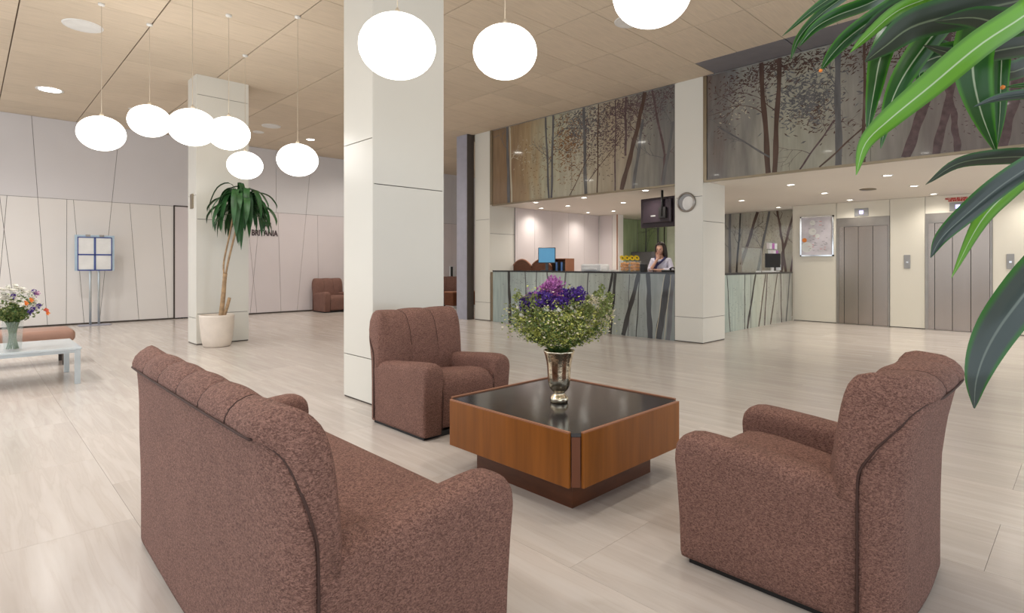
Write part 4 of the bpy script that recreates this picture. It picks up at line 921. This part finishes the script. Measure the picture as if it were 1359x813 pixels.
# =================================================================== FOREGROUND PLANT AT RIGHT
fp = empty('foreground_plant', (1.86, -.16, 0), 0, 'large striped dracaena leaves reaching in from the right edge', 'plant')
bm = bmesh.new(); lathe(bm, [(.001, 0), (.13, 0), (.17, .35), (.18, .38), (.165, .38), (.15, .34), (.001, .33)], 32, cap=False); build('pot', bm, 'pot', fp, True)
bm = bmesh.new(); tube(bm, catmull([(0, 0, .32), (.01, -.01, 1.0), (-.02, 0, 1.5), (-.02, .02, 2.1)], 4), .022, 10); build('trunk', bm, 'bark', fp, True)
LEAVES = [
    ('leaf_bright', 0.047, [(1.365, -0.0, 1.823), (1.251, 0.068, 1.72), (1.189, 0.128, 1.661), (1.169, 0.19, 1.604), (1.142, 0.244, 1.551), (1.135, 0.278, 1.513), (1.135, 0.292, 1.459)]),
    ('leaf_green', 0.057, [(1.859, 0.286, 2.065), (1.735, 0.337, 1.952), (1.661, 0.368, 1.844), (1.621, 0.378, 1.733), (1.609, 0.39, 1.624)]),
    ('leaf_green', 0.058, [(1.784, 0.151, 1.97), (1.633, 0.227, 1.876), (1.538, 0.278, 1.769), (1.489, 0.311, 1.673), (1.47, 0.33, 1.56)]),
    ('leaf_dark', 0.079, [(1.747, -0.023, 1.944), (1.564, 0.085, 1.853), (1.45, 0.168, 1.813), (1.368, 0.247, 1.783), (1.348, 0.294, 1.748), (1.341, 0.329, 1.721)]),
    ('leaf_dark', 0.084, [(2.011, -0.0, 2.07), (1.823, 0.154, 1.976), (1.679, 0.266, 1.939), (1.601, 0.342, 1.903), (1.571, 0.398, 1.865)]),
    ('leaf_green', 0.046, [(1.881, 0.265, 2.085), (1.707, 0.364, 1.962), (1.615, 0.426, 1.886), (1.569, 0.456, 1.834), (1.547, 0.477, 1.789)]),
    ('leaf_green', 0.046, [(1.96, 0.328, 2.18), (1.852, 0.405, 2.053), (1.815, 0.427, 1.991), (1.789, 0.452, 1.928)]),
    ('leaf_green', 0.034, [(1.899, 0.387, 2.18), (1.769, 0.486, 2.074), (1.697, 0.541, 2.012), (1.634, 0.602, 1.937)]),
    ('leaf_green', 0.032, [(1.974, 0.384, 2.197), (1.814, 0.498, 2.072), (1.737, 0.544, 2.005), (1.699, 0.581, 1.945), (1.682, 0.598, 1.88)]),
    ('leaf_green', 0.040, [(1.914, 0.303, 2.122), (1.76, 0.41, 2.014), (1.665, 0.475, 1.965), (1.622, 0.517, 1.929), (1.593, 0.545, 1.88)]),
    ('leaf_green', 0.072, [(1.609, 0.112, 1.904), (1.531, 0.159, 1.815), (1.502, 0.173, 1.724), (1.512, 0.163, 1.63), (1.551, 0.139, 1.532)]),
    ('leaf_green', 0.034, [(1.768, 0.097, 1.946), (1.697, 0.137, 1.85), (1.677, 0.143, 1.744), (1.674, 0.145, 1.642), (1.67, 0.15, 1.564)]),
    ('leaf_grey', 0.022, [(1.57, 0.01, 1.625), (1.506, 0.071, 1.634), (1.464, 0.112, 1.63), (1.438, 0.138, 1.622), (1.413, 0.162, 1.608)]),
    ('leaf_green', 0.014, [(1.701, 0.022, 1.69), (1.643, 0.078, 1.684), (1.614, 0.106, 1.682), (1.587, 0.133, 1.678)]),
    ('leaf_dark', 0.036, [(1.641, 0.01, 1.494), (1.547, 0.073, 1.516), (1.469, 0.135, 1.514), (1.415, 0.188, 1.501), (1.37, 0.231, 1.459)]),
    ('leaf_grey', 0.039, [(1.437, -0.0, 1.542), (1.351, 0.055, 1.492), (1.282, 0.108, 1.44), (1.235, 0.153, 1.386), (1.207, 0.181, 1.347), (1.193, 0.194, 1.312)]),
    ('leaf_bright', 0.040, [(1.591, -0.011, 1.625), (1.489, 0.06, 1.511), (1.424, 0.109, 1.445), (1.383, 0.149, 1.38), (1.357, 0.188, 1.275)]),
    ('leaf_grey', 0.056, [(1.172, -0.023, 1.387), (1.083, 0.036, 1.311), (1.029, 0.075, 1.244), (1.005, 0.098, 1.193), (0.993, 0.11, 1.146), (1.003, 0.114, 1.101)]),
    ('leaf_dark', 0.058, [(1.82, -0.024, 1.854), (1.694, 0.057, 1.792), (1.597, 0.123, 1.764), (1.528, 0.19, 1.748), (1.464, 0.251, 1.767)]),
    ('leaf_green', 0.062, [(2.025, -0.013, 1.977), (1.89, 0.09, 1.902), (1.758, 0.19, 1.826), (1.679, 0.266, 1.802), (1.634, 0.31, 1.757), (1.621, 0.323, 1.666)]),
    ('leaf_dark', 0.059, [(2.155, -0.0, 1.884), (2.041, 0.082, 1.847), (1.929, 0.163, 1.8), (1.845, 0.245, 1.849), (1.796, 0.292, 1.879)]),
    ('leaf_green', 0.028, [(1.939, 0.209, 1.884), (1.828, 0.289, 1.877), (1.79, 0.312, 1.814), (1.786, 0.316, 1.711)]),
    ('leaf_dark', 0.061, [(1.519, -0.01, 1.793), (1.444, 0.048, 1.768), (1.384, 0.106, 1.747), (1.347, 0.156, 1.762), (1.309, 0.207, 1.758)]),
    ('leaf_bright', 0.035, [(1.732, 0.201, 2.007), (1.642, 0.26, 1.939), (1.567, 0.319, 1.896), (1.504, 0.366, 1.831), (1.477, 0.393, 1.793)]),
]

O = Vector((1.86, -.16, 0))
for m_, w_, pts in LEAVES:
    P = [Vector(p) for p in pts]; root = Vector((1.84, -.15, max(1.25, min(2.08, P[0].z + .02)))); mid = (root + P[0]) / 2 + Vector((0, 0, .05))
    if (P[0] - root).length > .5: P = [root, mid] + P
    else: P = [root] + P
    hint = (Vector((0, 0, 1.3)) - P[len(P) // 2]).normalized() * -1.0 + Vector((0, 0, .35))
    bm = bmesh.new(); blade(bm, [p - O for p in P], w_, hint, k=5, fold=.3); build('leaf', bm, m_, fp, True, fix=False)
# brown leaf tips
for p in ((1.547, .477, 1.789), (1.587, .133, 1.678)):
    bm = bmesh.new(); bmesh.ops.create_icosphere(bm, subdivisions=1, radius=.005, matrix=Matrix.Translation(Vector(p) - O)); build('leaf_tip', bm, 'petal_orange', fp)

# =================================================================== RECEPTION THINGS
# monitor
mo = empty('computer_monitor', (9.02, 8.22, 1.17), 0, 'computer monitor with blue screen on the reception counter', 'monitor')
mo.rotation_euler = (0, 0, math.radians(32))
bx('shell', 'screen_dark', 0, .03, -.19, .19, .16, .50, mo, bev=.004); bx('screen', 'screen_blue', -.004, -.0005, -.175, .175, .18, .485, mo); bx('neck', 'screen_dark', .01, .04, -.03, .03, .01, .2, mo); bx('foot', 'screen_dark', -.08, .1, -.11, .11, 0, .012, mo)
# arched wooden dividers
for (yy, lab) in ((9.36, 'arched wooden back with dark panel at the left end of reception'), (8.74, 'arched wooden back with dark panel left of the blue monitor')):
    o = empty('arched_desk_divider', (9.42, yy, 0), 0, lab, 'divider')
    bm = bmesh.new(); pts = [(0, -.30 + .6 * t / 10, 1.16 + .26 * math.sin(math.pi * (.12 + .80 * (1 - t / 10)) ) ** .7) for t in range(11)]
    vs = [(0, -.30, .9)] + pts + [(0, .30, .9)]; a = [bm.verts.new(v) for v in vs]; b = [bm.verts.new((v[0] + .03, v[1], v[2])) for v in vs]; bm.faces.new(a); bm.faces.new(b[::-1])
    for i in range(len(vs)): bm.faces.new((a[i], a[(i + 1) % len(vs)], b[(i + 1) % len(vs)], b[i]))
    build('panel', bm, 'wood_plinth', o)
    bm = bmesh.new(); tube(bm, pts, .018, 8); build('arched_rim', bm, 'wood_edge', o, True)
    for s in (-.28, .26): bx('leg', 'wood_plinth', 0, .03, s, s + .03, 0, .9, o)
cb = empty('pigeonhole_box', (9.60, 8.42, 1.0), 0, 'small open brown wooden box with files right of the blue monitor', 'box')
for a in ((0, .3, -.24, -.225, 0, .44), (0, .3, .225, .24, 0, .44), (0, .3, -.225, .225, .425, .44), (0, .3, -.225, .225, 0, .015), (.285, .3, -.225, .225, .015, .425)): bx('board', 'wood_edge', *a, cb)
for k in range(5): bx('file', 'paper_blue' if k % 2 else 'black', .02, .26, -.2 + k * .075, -.15 + k * .075, .016, .36, cb)
dk = empty('back_desk', (9.82, 8.42, 0), 0, 'low wooden desk behind the reception counter carrying the open box', 'desk'); bx('top', 'wood_plinth', -.3, .3, -.9, 1.1, .96, .999, dk)
for a in ((-.28, -.88), (-.28, 1.05), (.25, -.88), (.25, 1.05)): bx('leg', 'wood_plinth', a[0], a[0] + .03, a[1], a[1] + .03, 0, .959, dk)
pr = empty('printer', (9.02, 6.93, 1.17), 0, 'low white printer lying on the reception counter', 'printer')
bx('body', 'plastic_white', -.13, .17, -.24, .24, 0, .13, pr, bev=.012, seg=2); bx('paper_tray', 'white_paper', -.16, -.131, -.16, .16, .03, .045, pr); bx('lid', 'plastic_white', -.11, .15, -.22, .22, .131, .142, pr, bev=.003)
ps = empty('paper_stack', (9.0, 6.56, 1.17), 0, 'flat stack of white paper beside the white printer', 'paper')
for k in range(4): bx('sheets', 'white_paper', -.1 + .004 * k, .12, -.12, .11 - .005 * k, .008 * k, .008 * k + .007, ps)
# sunflowers in two square vases of oranges
for k, yy in enumerate((6.17, 5.955)):
    o = empty('square_glass_vase', (8.98, yy, 1.17), 0, ('left' if k == 0 else 'right') + ' square glass vase full of oranges on the reception counter', 'vase')
    for a in ((-.085, .085, -.085, -.08, 0, .2), (-.085, .085, .08, .085, 0, .2), (-.085, -.08, -.08, .08, 0, .2), (.08, .085, -.08, .08, 0, .2), (-.08, .08, -.08, .08, 0, .005)): bx('pane', 'clear_pane', *a, o)
    bm = bmesh.new(); q = 0
    for zz in (.035, .09, .145):
        for ax in (-.044, .0, .044):
            for ay in (-.044, 0, .044): 
                bmesh.ops.create_icosphere(bm, subdivisions=2, radius=.03, matrix=Matrix.Translation((ax + U(-.005, .005), ay + U(-.005, .005), zz + U(-.008, .008))))
    oo = build('oranges', bm, 'orange_fruit', None, True, loc=(8.98, yy, 1.17)); tag(oo, 'oranges packed inside the %s square vase' % ('left' if k == 0 else 'right'), 'oranges', 'oranges in the square vases', 'stuff')
    sf = empty('sunflower_bunch', (8.98, yy, 1.17), 0, 'row of yellow sunflowers above the %s square vase' % ('left' if k == 0 else 'right'), 'flowers')
    for j in range(4):
        y0, x0 = -.08 + .052 * j, -.05 + .09 * (j % 2); bm = bmesh.new(); tube(bm, [(x0 * .5, y0 * .6, .17), (x0, y0, .255)], .004, 5); build('stem', bm, 'stem_green', sf)
        bm = bmesh.new(); nP = 14
        for i in range(nP):
            a = 2 * math.pi * i / nP; d = Vector((-.35 - .45 * math.sin(a), math.cos(a), .8 * math.sin(a))); s = Vector((-.45 * math.cos(a), -math.sin(a), .8 * math.cos(a))); r_ = .066
            bm.faces.new([bm.verts.new(Vector((x0, y0, .257)) + q_) for q_ in (d * .012, d * r_ * .6 + s * .012, d * r_, d * r_ * .6 - s * .012)])
        build('petals', bm, 'petal_yellow', sf, fix=False); bm = bmesh.new(); lathe(bm, [(.02, .25), (.022, .262), (.001, .272)], 12, cx=x0, cy=y0, cap=False); build('flower_centre', bm, 'soil', sf, True)
ph = empty('pen_holder', (9.0, 5.78, 1.17), 0, 'black upright box between the oranges and the receptionist', 'box'); bx('body', 'black', -.05, .05, -.045, .045, 0, .14, ph, bev=.005); bx('rim', 'plastic_grey', -.052, .052, -.047, .047, .141, .147, ph)
tp = empty('desk_telephone', (8.98, 5.24, 1.17), 0, 'black desk telephone at the right end of the reception counter', 'telephone')
bx('base', 'black', -.1, .1, -.1, .1, 0, .035, tp, bev=.006); bx('keypad', 'plastic_white', -.08, .04, -.03, .08, .0355, .042, tp)
bm = bmesh.new(); tube(bm, catmull([(-.09, -.07, .05), (-.05, -.075, .075), (.04, -.075, .075), (.09, -.07, .05)], 3), [.02, .018, .014, .012, .012, .012, .012, .014, .018, .02], 8); build('handset', bm, 'black', tp, True)
# TV
tv = empty('television', (9.30, 5.66, 2.30), 0, 'black television hanging from the low ceiling behind the counter, seen from the rear', 'television'); tv.rotation_euler = (0, 0, math.radians(-8))
bx('shell', 'tv_shell', 0, .05, -.42, .42, -.30, .26, tv, bev=.012, seg=2); bx('rear_housing', 'tv_shell', -.05, -.001, -.33, .34, -.22, .22, tv, bev=.02, seg=2); bx('screen', 'screen_dark', .0505, .054, -.39, .39, -.27, .23, tv)
bx('label', 'plastic_grey', -.0545, -.0505, .02, .13, -.1, -.075, tv); bm = bmesh.new(); tube(bm, [(-.08, -.16, .367), (-.08, -.16, -.1)], .022, 10); build('pole', bm, 'black', tv, True); bx('bracket', 'black', -.09, -.051, -.24, -.08, -.14, .06, tv)
# round steel disc on the column
cl_ = empty('round_wall_clock', (8.683, 4.74, 2.345), 0, 'round steel rimmed disc with painted glare leaving a dark crescent on the reception column', 'wall clock'); cl_.rotation_euler = (0, math.radians(-90), 0)
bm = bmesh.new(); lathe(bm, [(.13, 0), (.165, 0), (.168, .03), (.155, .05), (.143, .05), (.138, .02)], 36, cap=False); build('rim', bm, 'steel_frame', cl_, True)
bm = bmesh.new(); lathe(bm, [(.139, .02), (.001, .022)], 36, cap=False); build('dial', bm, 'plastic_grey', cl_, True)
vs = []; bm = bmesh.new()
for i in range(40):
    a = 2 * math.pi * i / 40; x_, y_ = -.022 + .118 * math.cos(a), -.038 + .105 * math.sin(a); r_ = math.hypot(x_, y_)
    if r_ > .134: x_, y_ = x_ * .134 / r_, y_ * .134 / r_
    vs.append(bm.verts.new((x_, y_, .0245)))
bm.faces.new(vs); build('painted_glare', bm, 'white_paper', cl_, fix=False)  # pale shape paints the reflection washing out the dial
# side desk things
sc_ = empty('glass_screen', (11.95, 5.02, 1.136), 0, 'small clear glass screen standing on the side desk', 'glass screen'); bx('pane', 'clear_pane', -.5, .5, 0, .008, .01, .52, sc_)
for a in ((-.51, -.50, 0, .53), (.50, .51, 0, .53), (-.51, .51, .52, .535)): bx('frame', 'steel_frame', a[0], a[1], -.004, .012, a[2], a[3], sc_)
m2 = empty('computer_monitor', (13.35, 5.12, 1.136), 0, 'dark monitor on the side desk beside the brochures', 'monitor'); m2.rotation_euler = (0, 0, math.radians(-30))
bx('shell', 'screen_dark', -.2, .2, 0, .03, .1, .42, m2, bev=.004); bx('screen', 'black', -.185, .185, -.003, -.0005, .115, .405, m2); bx('neck', 'plastic_white', -.03, .03, .01, .05, .01, .2, m2); bx('foot', 'plastic_white', -.12, .12, -.06, .1, 0, .012, m2)
bs = empty('brochure_rack', (13.82, 5.25, 1.136), 0, 'clear rack of colourful brochures on the side desk near the lift wall', 'brochure rack')
bx('back', 'clear_pane', -.36, .30, .1, .106, 0, .72, bs)
for r_ in range(4):
    bx('shelf', 'clear_pane', -.36, .30, -.06 + .03 * r_, .1, .02 + .17 * r_, .026 + .17 * r_, bs)
    for c_ in range(4): bx('brochure', ('paper_blue', 'white_paper', 'screen_dark', 'white_paper', 'wall_upper')[(r_ * 3 + c_ * 2) % 5] if r_ < 2 else ('white_paper', 'petal_mauve', 'white_paper', 'wall_lilac')[(r_ + c_) % 4], -.34 + .155 * c_, -.20 + .155 * c_, -.03 + .03 * r_, -.02 + .03 * r_, .027 + .17 * r_, .165 + .17 * r_, bs)
pp_ = empty('paper_sheets', (12.75, 5.0, 1.136), 0, 'loose white papers lying on the side desk', 'paper'); bx('sheet', 'white_paper', -.27, .0, -.08, .16, 0, .03, pp_); bx('sheet', 'white_paper', .03, .3, -.06, .15, 0, .02, pp_)
# low cabinet and wall phone in the gap
lc = empty('low_cabinet', (10.35, 12.9, 0), 0, 'low dark wooden cabinet on a white base beyond the blue grey pillar', 'cabinet')
bx('body', 'wood_plinth', -.22, .75, 0, .4, .1, .48, lc); bx('top', 'wood_edge', -.24, .77, -.02, .42, .481, .51, lc); bx('base', 'plastic_white', -.2, .73, .02, .38, 0, .099, lc)
for a in (-.21, .27): bx('door', 'wood', a, a + .46, -.018, -.001, .11, .47, lc)
wp = empty('wall_telephone', (11.95, 15.295, 1.05), 0, 'black and white wall telephone on the far wall beside the blue grey pillar', 'telephone'); wp.rotation_euler = (0, 0, 0)
bx('body', 'plastic_white', -.12, .12, -.08, 0, -.2, .2, wp, bev=.01); bx('handset', 'black', -.11, -.04, -.13, -.081, -.16, .18, wp, bev=.01)

# =================================================================== RECEPTIONIST
def skin(name, V, E_, Rr, m, parent=None, root=0, sub=2, loc=None, rot=None):
    me = bpy.data.meshes.new(name); me.from_pydata(V, E_, []); me.materials.append(MATS[m]); o = link(name, me, parent, loc, rot)
    md = o.modifiers.new('skin', 'SKIN'); md.use_smooth_shade = True
    for i, sv in enumerate(me.skin_vertices[0].data):
        r_ = Rr[i]; sv.radius = r_ if isinstance(r_, tuple) else (r_, r_); sv.use_root = (i == root)
    s = o.modifiers.new('sub', 'SUBSURF'); s.levels = sub; s.render_levels = sub; return o
def chain(V, E_, Rr, start, pts):
    p = start; idx = []
    for q, r_ in pts: V.append(q); Rr.append(r_); E_.append((p, len(V) - 1)); p = len(V) - 1; idx.append(p)
    return idx
pe = empty('person', (9.60, 5.78, 0), math.radians(-70), 'dark haired person in a pale lilac shirt behind the counter, hand at the chin', 'person')
V = [(0, 0, .98)]; E_ = []; Rr = [(.13, .10)]
sp_ = chain(V, E_, Rr, 0, [((0, -.005, 1.12), (.115, .085)), ((0, -.01, 1.27), (.13, .095)), ((0, .005, 1.39), (.11, .075)), ((0, 0, 1.46), .05), ((0, -.02, 1.52), .05)])
for s in (-1, 1): 
    chain(V, E_, Rr, 0, [((s * .09, 0, .88), .085), ((s * .10, -.01, .50), .055), ((s * .10, .02, .12), .036), ((s * .10, .02, .06), .036), ((s * .10, -.12, .035), .03)])
def fingers(w, d, up, side, curl, hand=.085):
    """palm and five fingers from wrist index w; d along the hand, side across"""
    base = Vector(V[w]); d, up, side = Vector(d).normalized(), Vector(up).normalized(), Vector(side).normalized()
    pm = chain(V, E_, Rr, w, [(tuple(base + d * .05), (.036, .018))])[0]
    for k, (o_, l) in enumerate(((-.03, .062), (-.01, .075), (.01, .07), (.028, .055))):
        a = Vector(V[pm]) + side * o_ + d * .03; b = a + (d * math.cos(curl * .5) + up * math.sin(curl * .5)) * l * .5; c_ = b + (d * math.cos(curl) + up * math.sin(curl)) * l * .5
        chain(V, E_, Rr, pm, [(tuple(a), .010), (tuple(b), .009), (tuple(c_), .0075)])
    chain(V, E_, Rr, w, [(tuple(base + side * -.035 + d * .035 + up * .01), .012), (tuple(base + side * -.05 + d * .07 + up * .025), .009)])
# her right arm (picture left-to-middle) raised, hand to the chin
a1 = chain(V, E_, Rr, sp_[2], [((-.15, .0, 1.385), .05), ((-.20, -.06, 1.19), .042), ((-.14, -.23, 1.215), .034), ((-.04, -.15, 1.40), .024)])
fingers(a1[-1], (.03, .05, 1), (.1, -.6, .1), (-1, .1, 0), .5)
a2 = chain(V, E_, Rr, sp_[2], [((.15, .0, 1.385), .05), ((.21, -.05, 1.20), .042), ((.12, -.24, 1.19), .034), ((-.02, -.27, 1.20), .024)])
fingers(a2[-1], (-1, -.1, .05), (0, 0, -1), (0, -1, 0), .35)
skin('body', V, E_, Rr, 'skin', pe)
# head with face
bm = bmesh.new(); bmesh.ops.create_uvsphere(bm, u_segments=28, v_segments=20, radius=1)
for v in bm.verts:
    x, y, z = v.co; w_ = .075 * (1 - .30 * max(0, -z) ** 1.3); yy = y * .092; zz = z * .118
    if y < 0:
        nose = math.exp(-((x / .16) ** 2 + ((z + .12) / .22) ** 2)) * .022; brow = math.exp(-((z - .22) / .12) ** 2) * .004
        eye = -sum(math.exp(-(((x - e) / .16) ** 2 + ((z - .05) / .1) ** 2)) * .008 for e in (-.38, .38)); lip = math.exp(-((x / .28) ** 2 + ((z + .5) / .06) ** 2)) * .006; chin = math.exp(-((x / .3) ** 2 + ((z + .85) / .15) ** 2)) * .012
        yy -= nose + brow + eye + lip + chin
    v.co = (x * w_, yy, zz)
for s in (-1, 1): bmesh.ops.create_uvsphere(bm, u_segments=8, v_segments=6, radius=.02, matrix=Matrix.Translation((s * .073, .0, -.01)) @ Matrix.Diagonal((.4, .8, 1.4, 1)))
hd = build('head', bm, 'skin', pe, True, loc=(0, -.035, 1.60), rot=(math.radians(8), 0, math.radians(-12)))
bm = bmesh.new()
for s in (-.028, .028): bmesh.ops.create_uvsphere(bm, u_segments=10, v_segments=8, radius=.009, matrix=Matrix.Translation((s, -.083, .006)))
build('eyes', bm, 'black', hd, True); bm = bmesh.new(); bmesh.ops.create_uvsphere(bm, u_segments=10, v_segments=6, radius=.02, matrix=Matrix.Translation((0, -.086, -.056)) @ Matrix.Diagonal((1.1, .35, .3, 1))); build('mouth', bm, 'petal_red', hd, True)
# long dark hair: cap and falling locks
bm = bmesh.new(); bmesh.ops.create_uvsphere(bm, u_segments=24, v_segments=16, radius=1)
bmesh.ops.delete(bm, geom=[v for v in bm.verts if v.co.y < -.42 and v.co.z < .50], context='VERTS')
for v in bm.verts: v.co = (v.co.x * .092, v.co.y * .108 + .005, v.co.z * .135 + .008 - (.03 if v.co.z < 0 else 0))
build('hair', bm, 'hair', hd, True)
bm = bmesh.new()
for k in range(44):
    a = math.radians(-28 + 236 * k / 43); x, y = .088 * math.cos(a), .085 * math.sin(a) + .01; j = .012 * math.sin(k * 2.3)
    tube(bm, catmull([(x * .75, y * .75, .10), (x * 1.02, y + .0, .02), (x * 1.12, y * 1.05 + .01, -.12), (x * 1.15 + j, y + .02, -.24 + .03 * math.sin(k * 1.7))], 4), [.018, .019, .02, .021, .021, .021, .021, .021, .02, .018, .014, .01, .004], 6)
build('hair_locks', bm, 'hair', hd, True)
V = [(0, 0, .94)]; E_ = []; Rr = [(.15, .115)]
sp_ = chain(V, E_, Rr, 0, [((0, -.005, 1.10), (.13, .10)), ((0, -.01, 1.27), (.145, .11)), ((0, .005, 1.40), (.12, .085))])
for pts in ([((-.15, .0, 1.385), .064), ((-.20, -.06, 1.19), .056), ((-.15, -.21, 1.215), .048), ((-.125, -.215, 1.24), .046)], [((.15, .0, 1.385), .064), ((.21, -.05, 1.20), .056), ((.13, -.22, 1.19), .046), ((.07, -.245, 1.19), .044)]): chain(V, E_, Rr, sp_[2], pts)
skin('shirt', V, E_, Rr, 'shirt', pe)
bm = bmesh.new(); tube(bm, catmull([(-.07, .03, 1.46), (-.09, -.07, 1.43), (-.06, -.13, 1.34), (-.085, -.15, 1.24), (-.09, -.15, 1.14)], 4), [.02] * 8 + [.03, .034, .036, .036, .036, .036, .034, .03, .02], 8); tube(bm, catmull([(.07, .03, 1.46), (.085, -.07, 1.43), (.03, -.125, 1.36), (-.04, -.14, 1.30)], 4), .02, 8); build('scarf', bm, 'scarf', pe, True)
V = [(0, 0, .97)]; E_ = []; Rr = [(.145, .115)]
for s in (-1, 1): chain(V, E_, Rr, 0, [((s * .09, 0, .87), .10), ((s * .10, -.01, .50), .07), ((s * .10, .02, .10), .055)])
skin('trousers', V, E_, Rr, 'trousers', pe)
for s in (-1, 1):
    bm = bmesh.new(); tube(bm, [(s * .10, .06, .035), (s * .10, -.04, .04), (s * .10, -.16, .028)], [.04, .042, .03], 10); build('shoe', bm, 'black', pe, True)
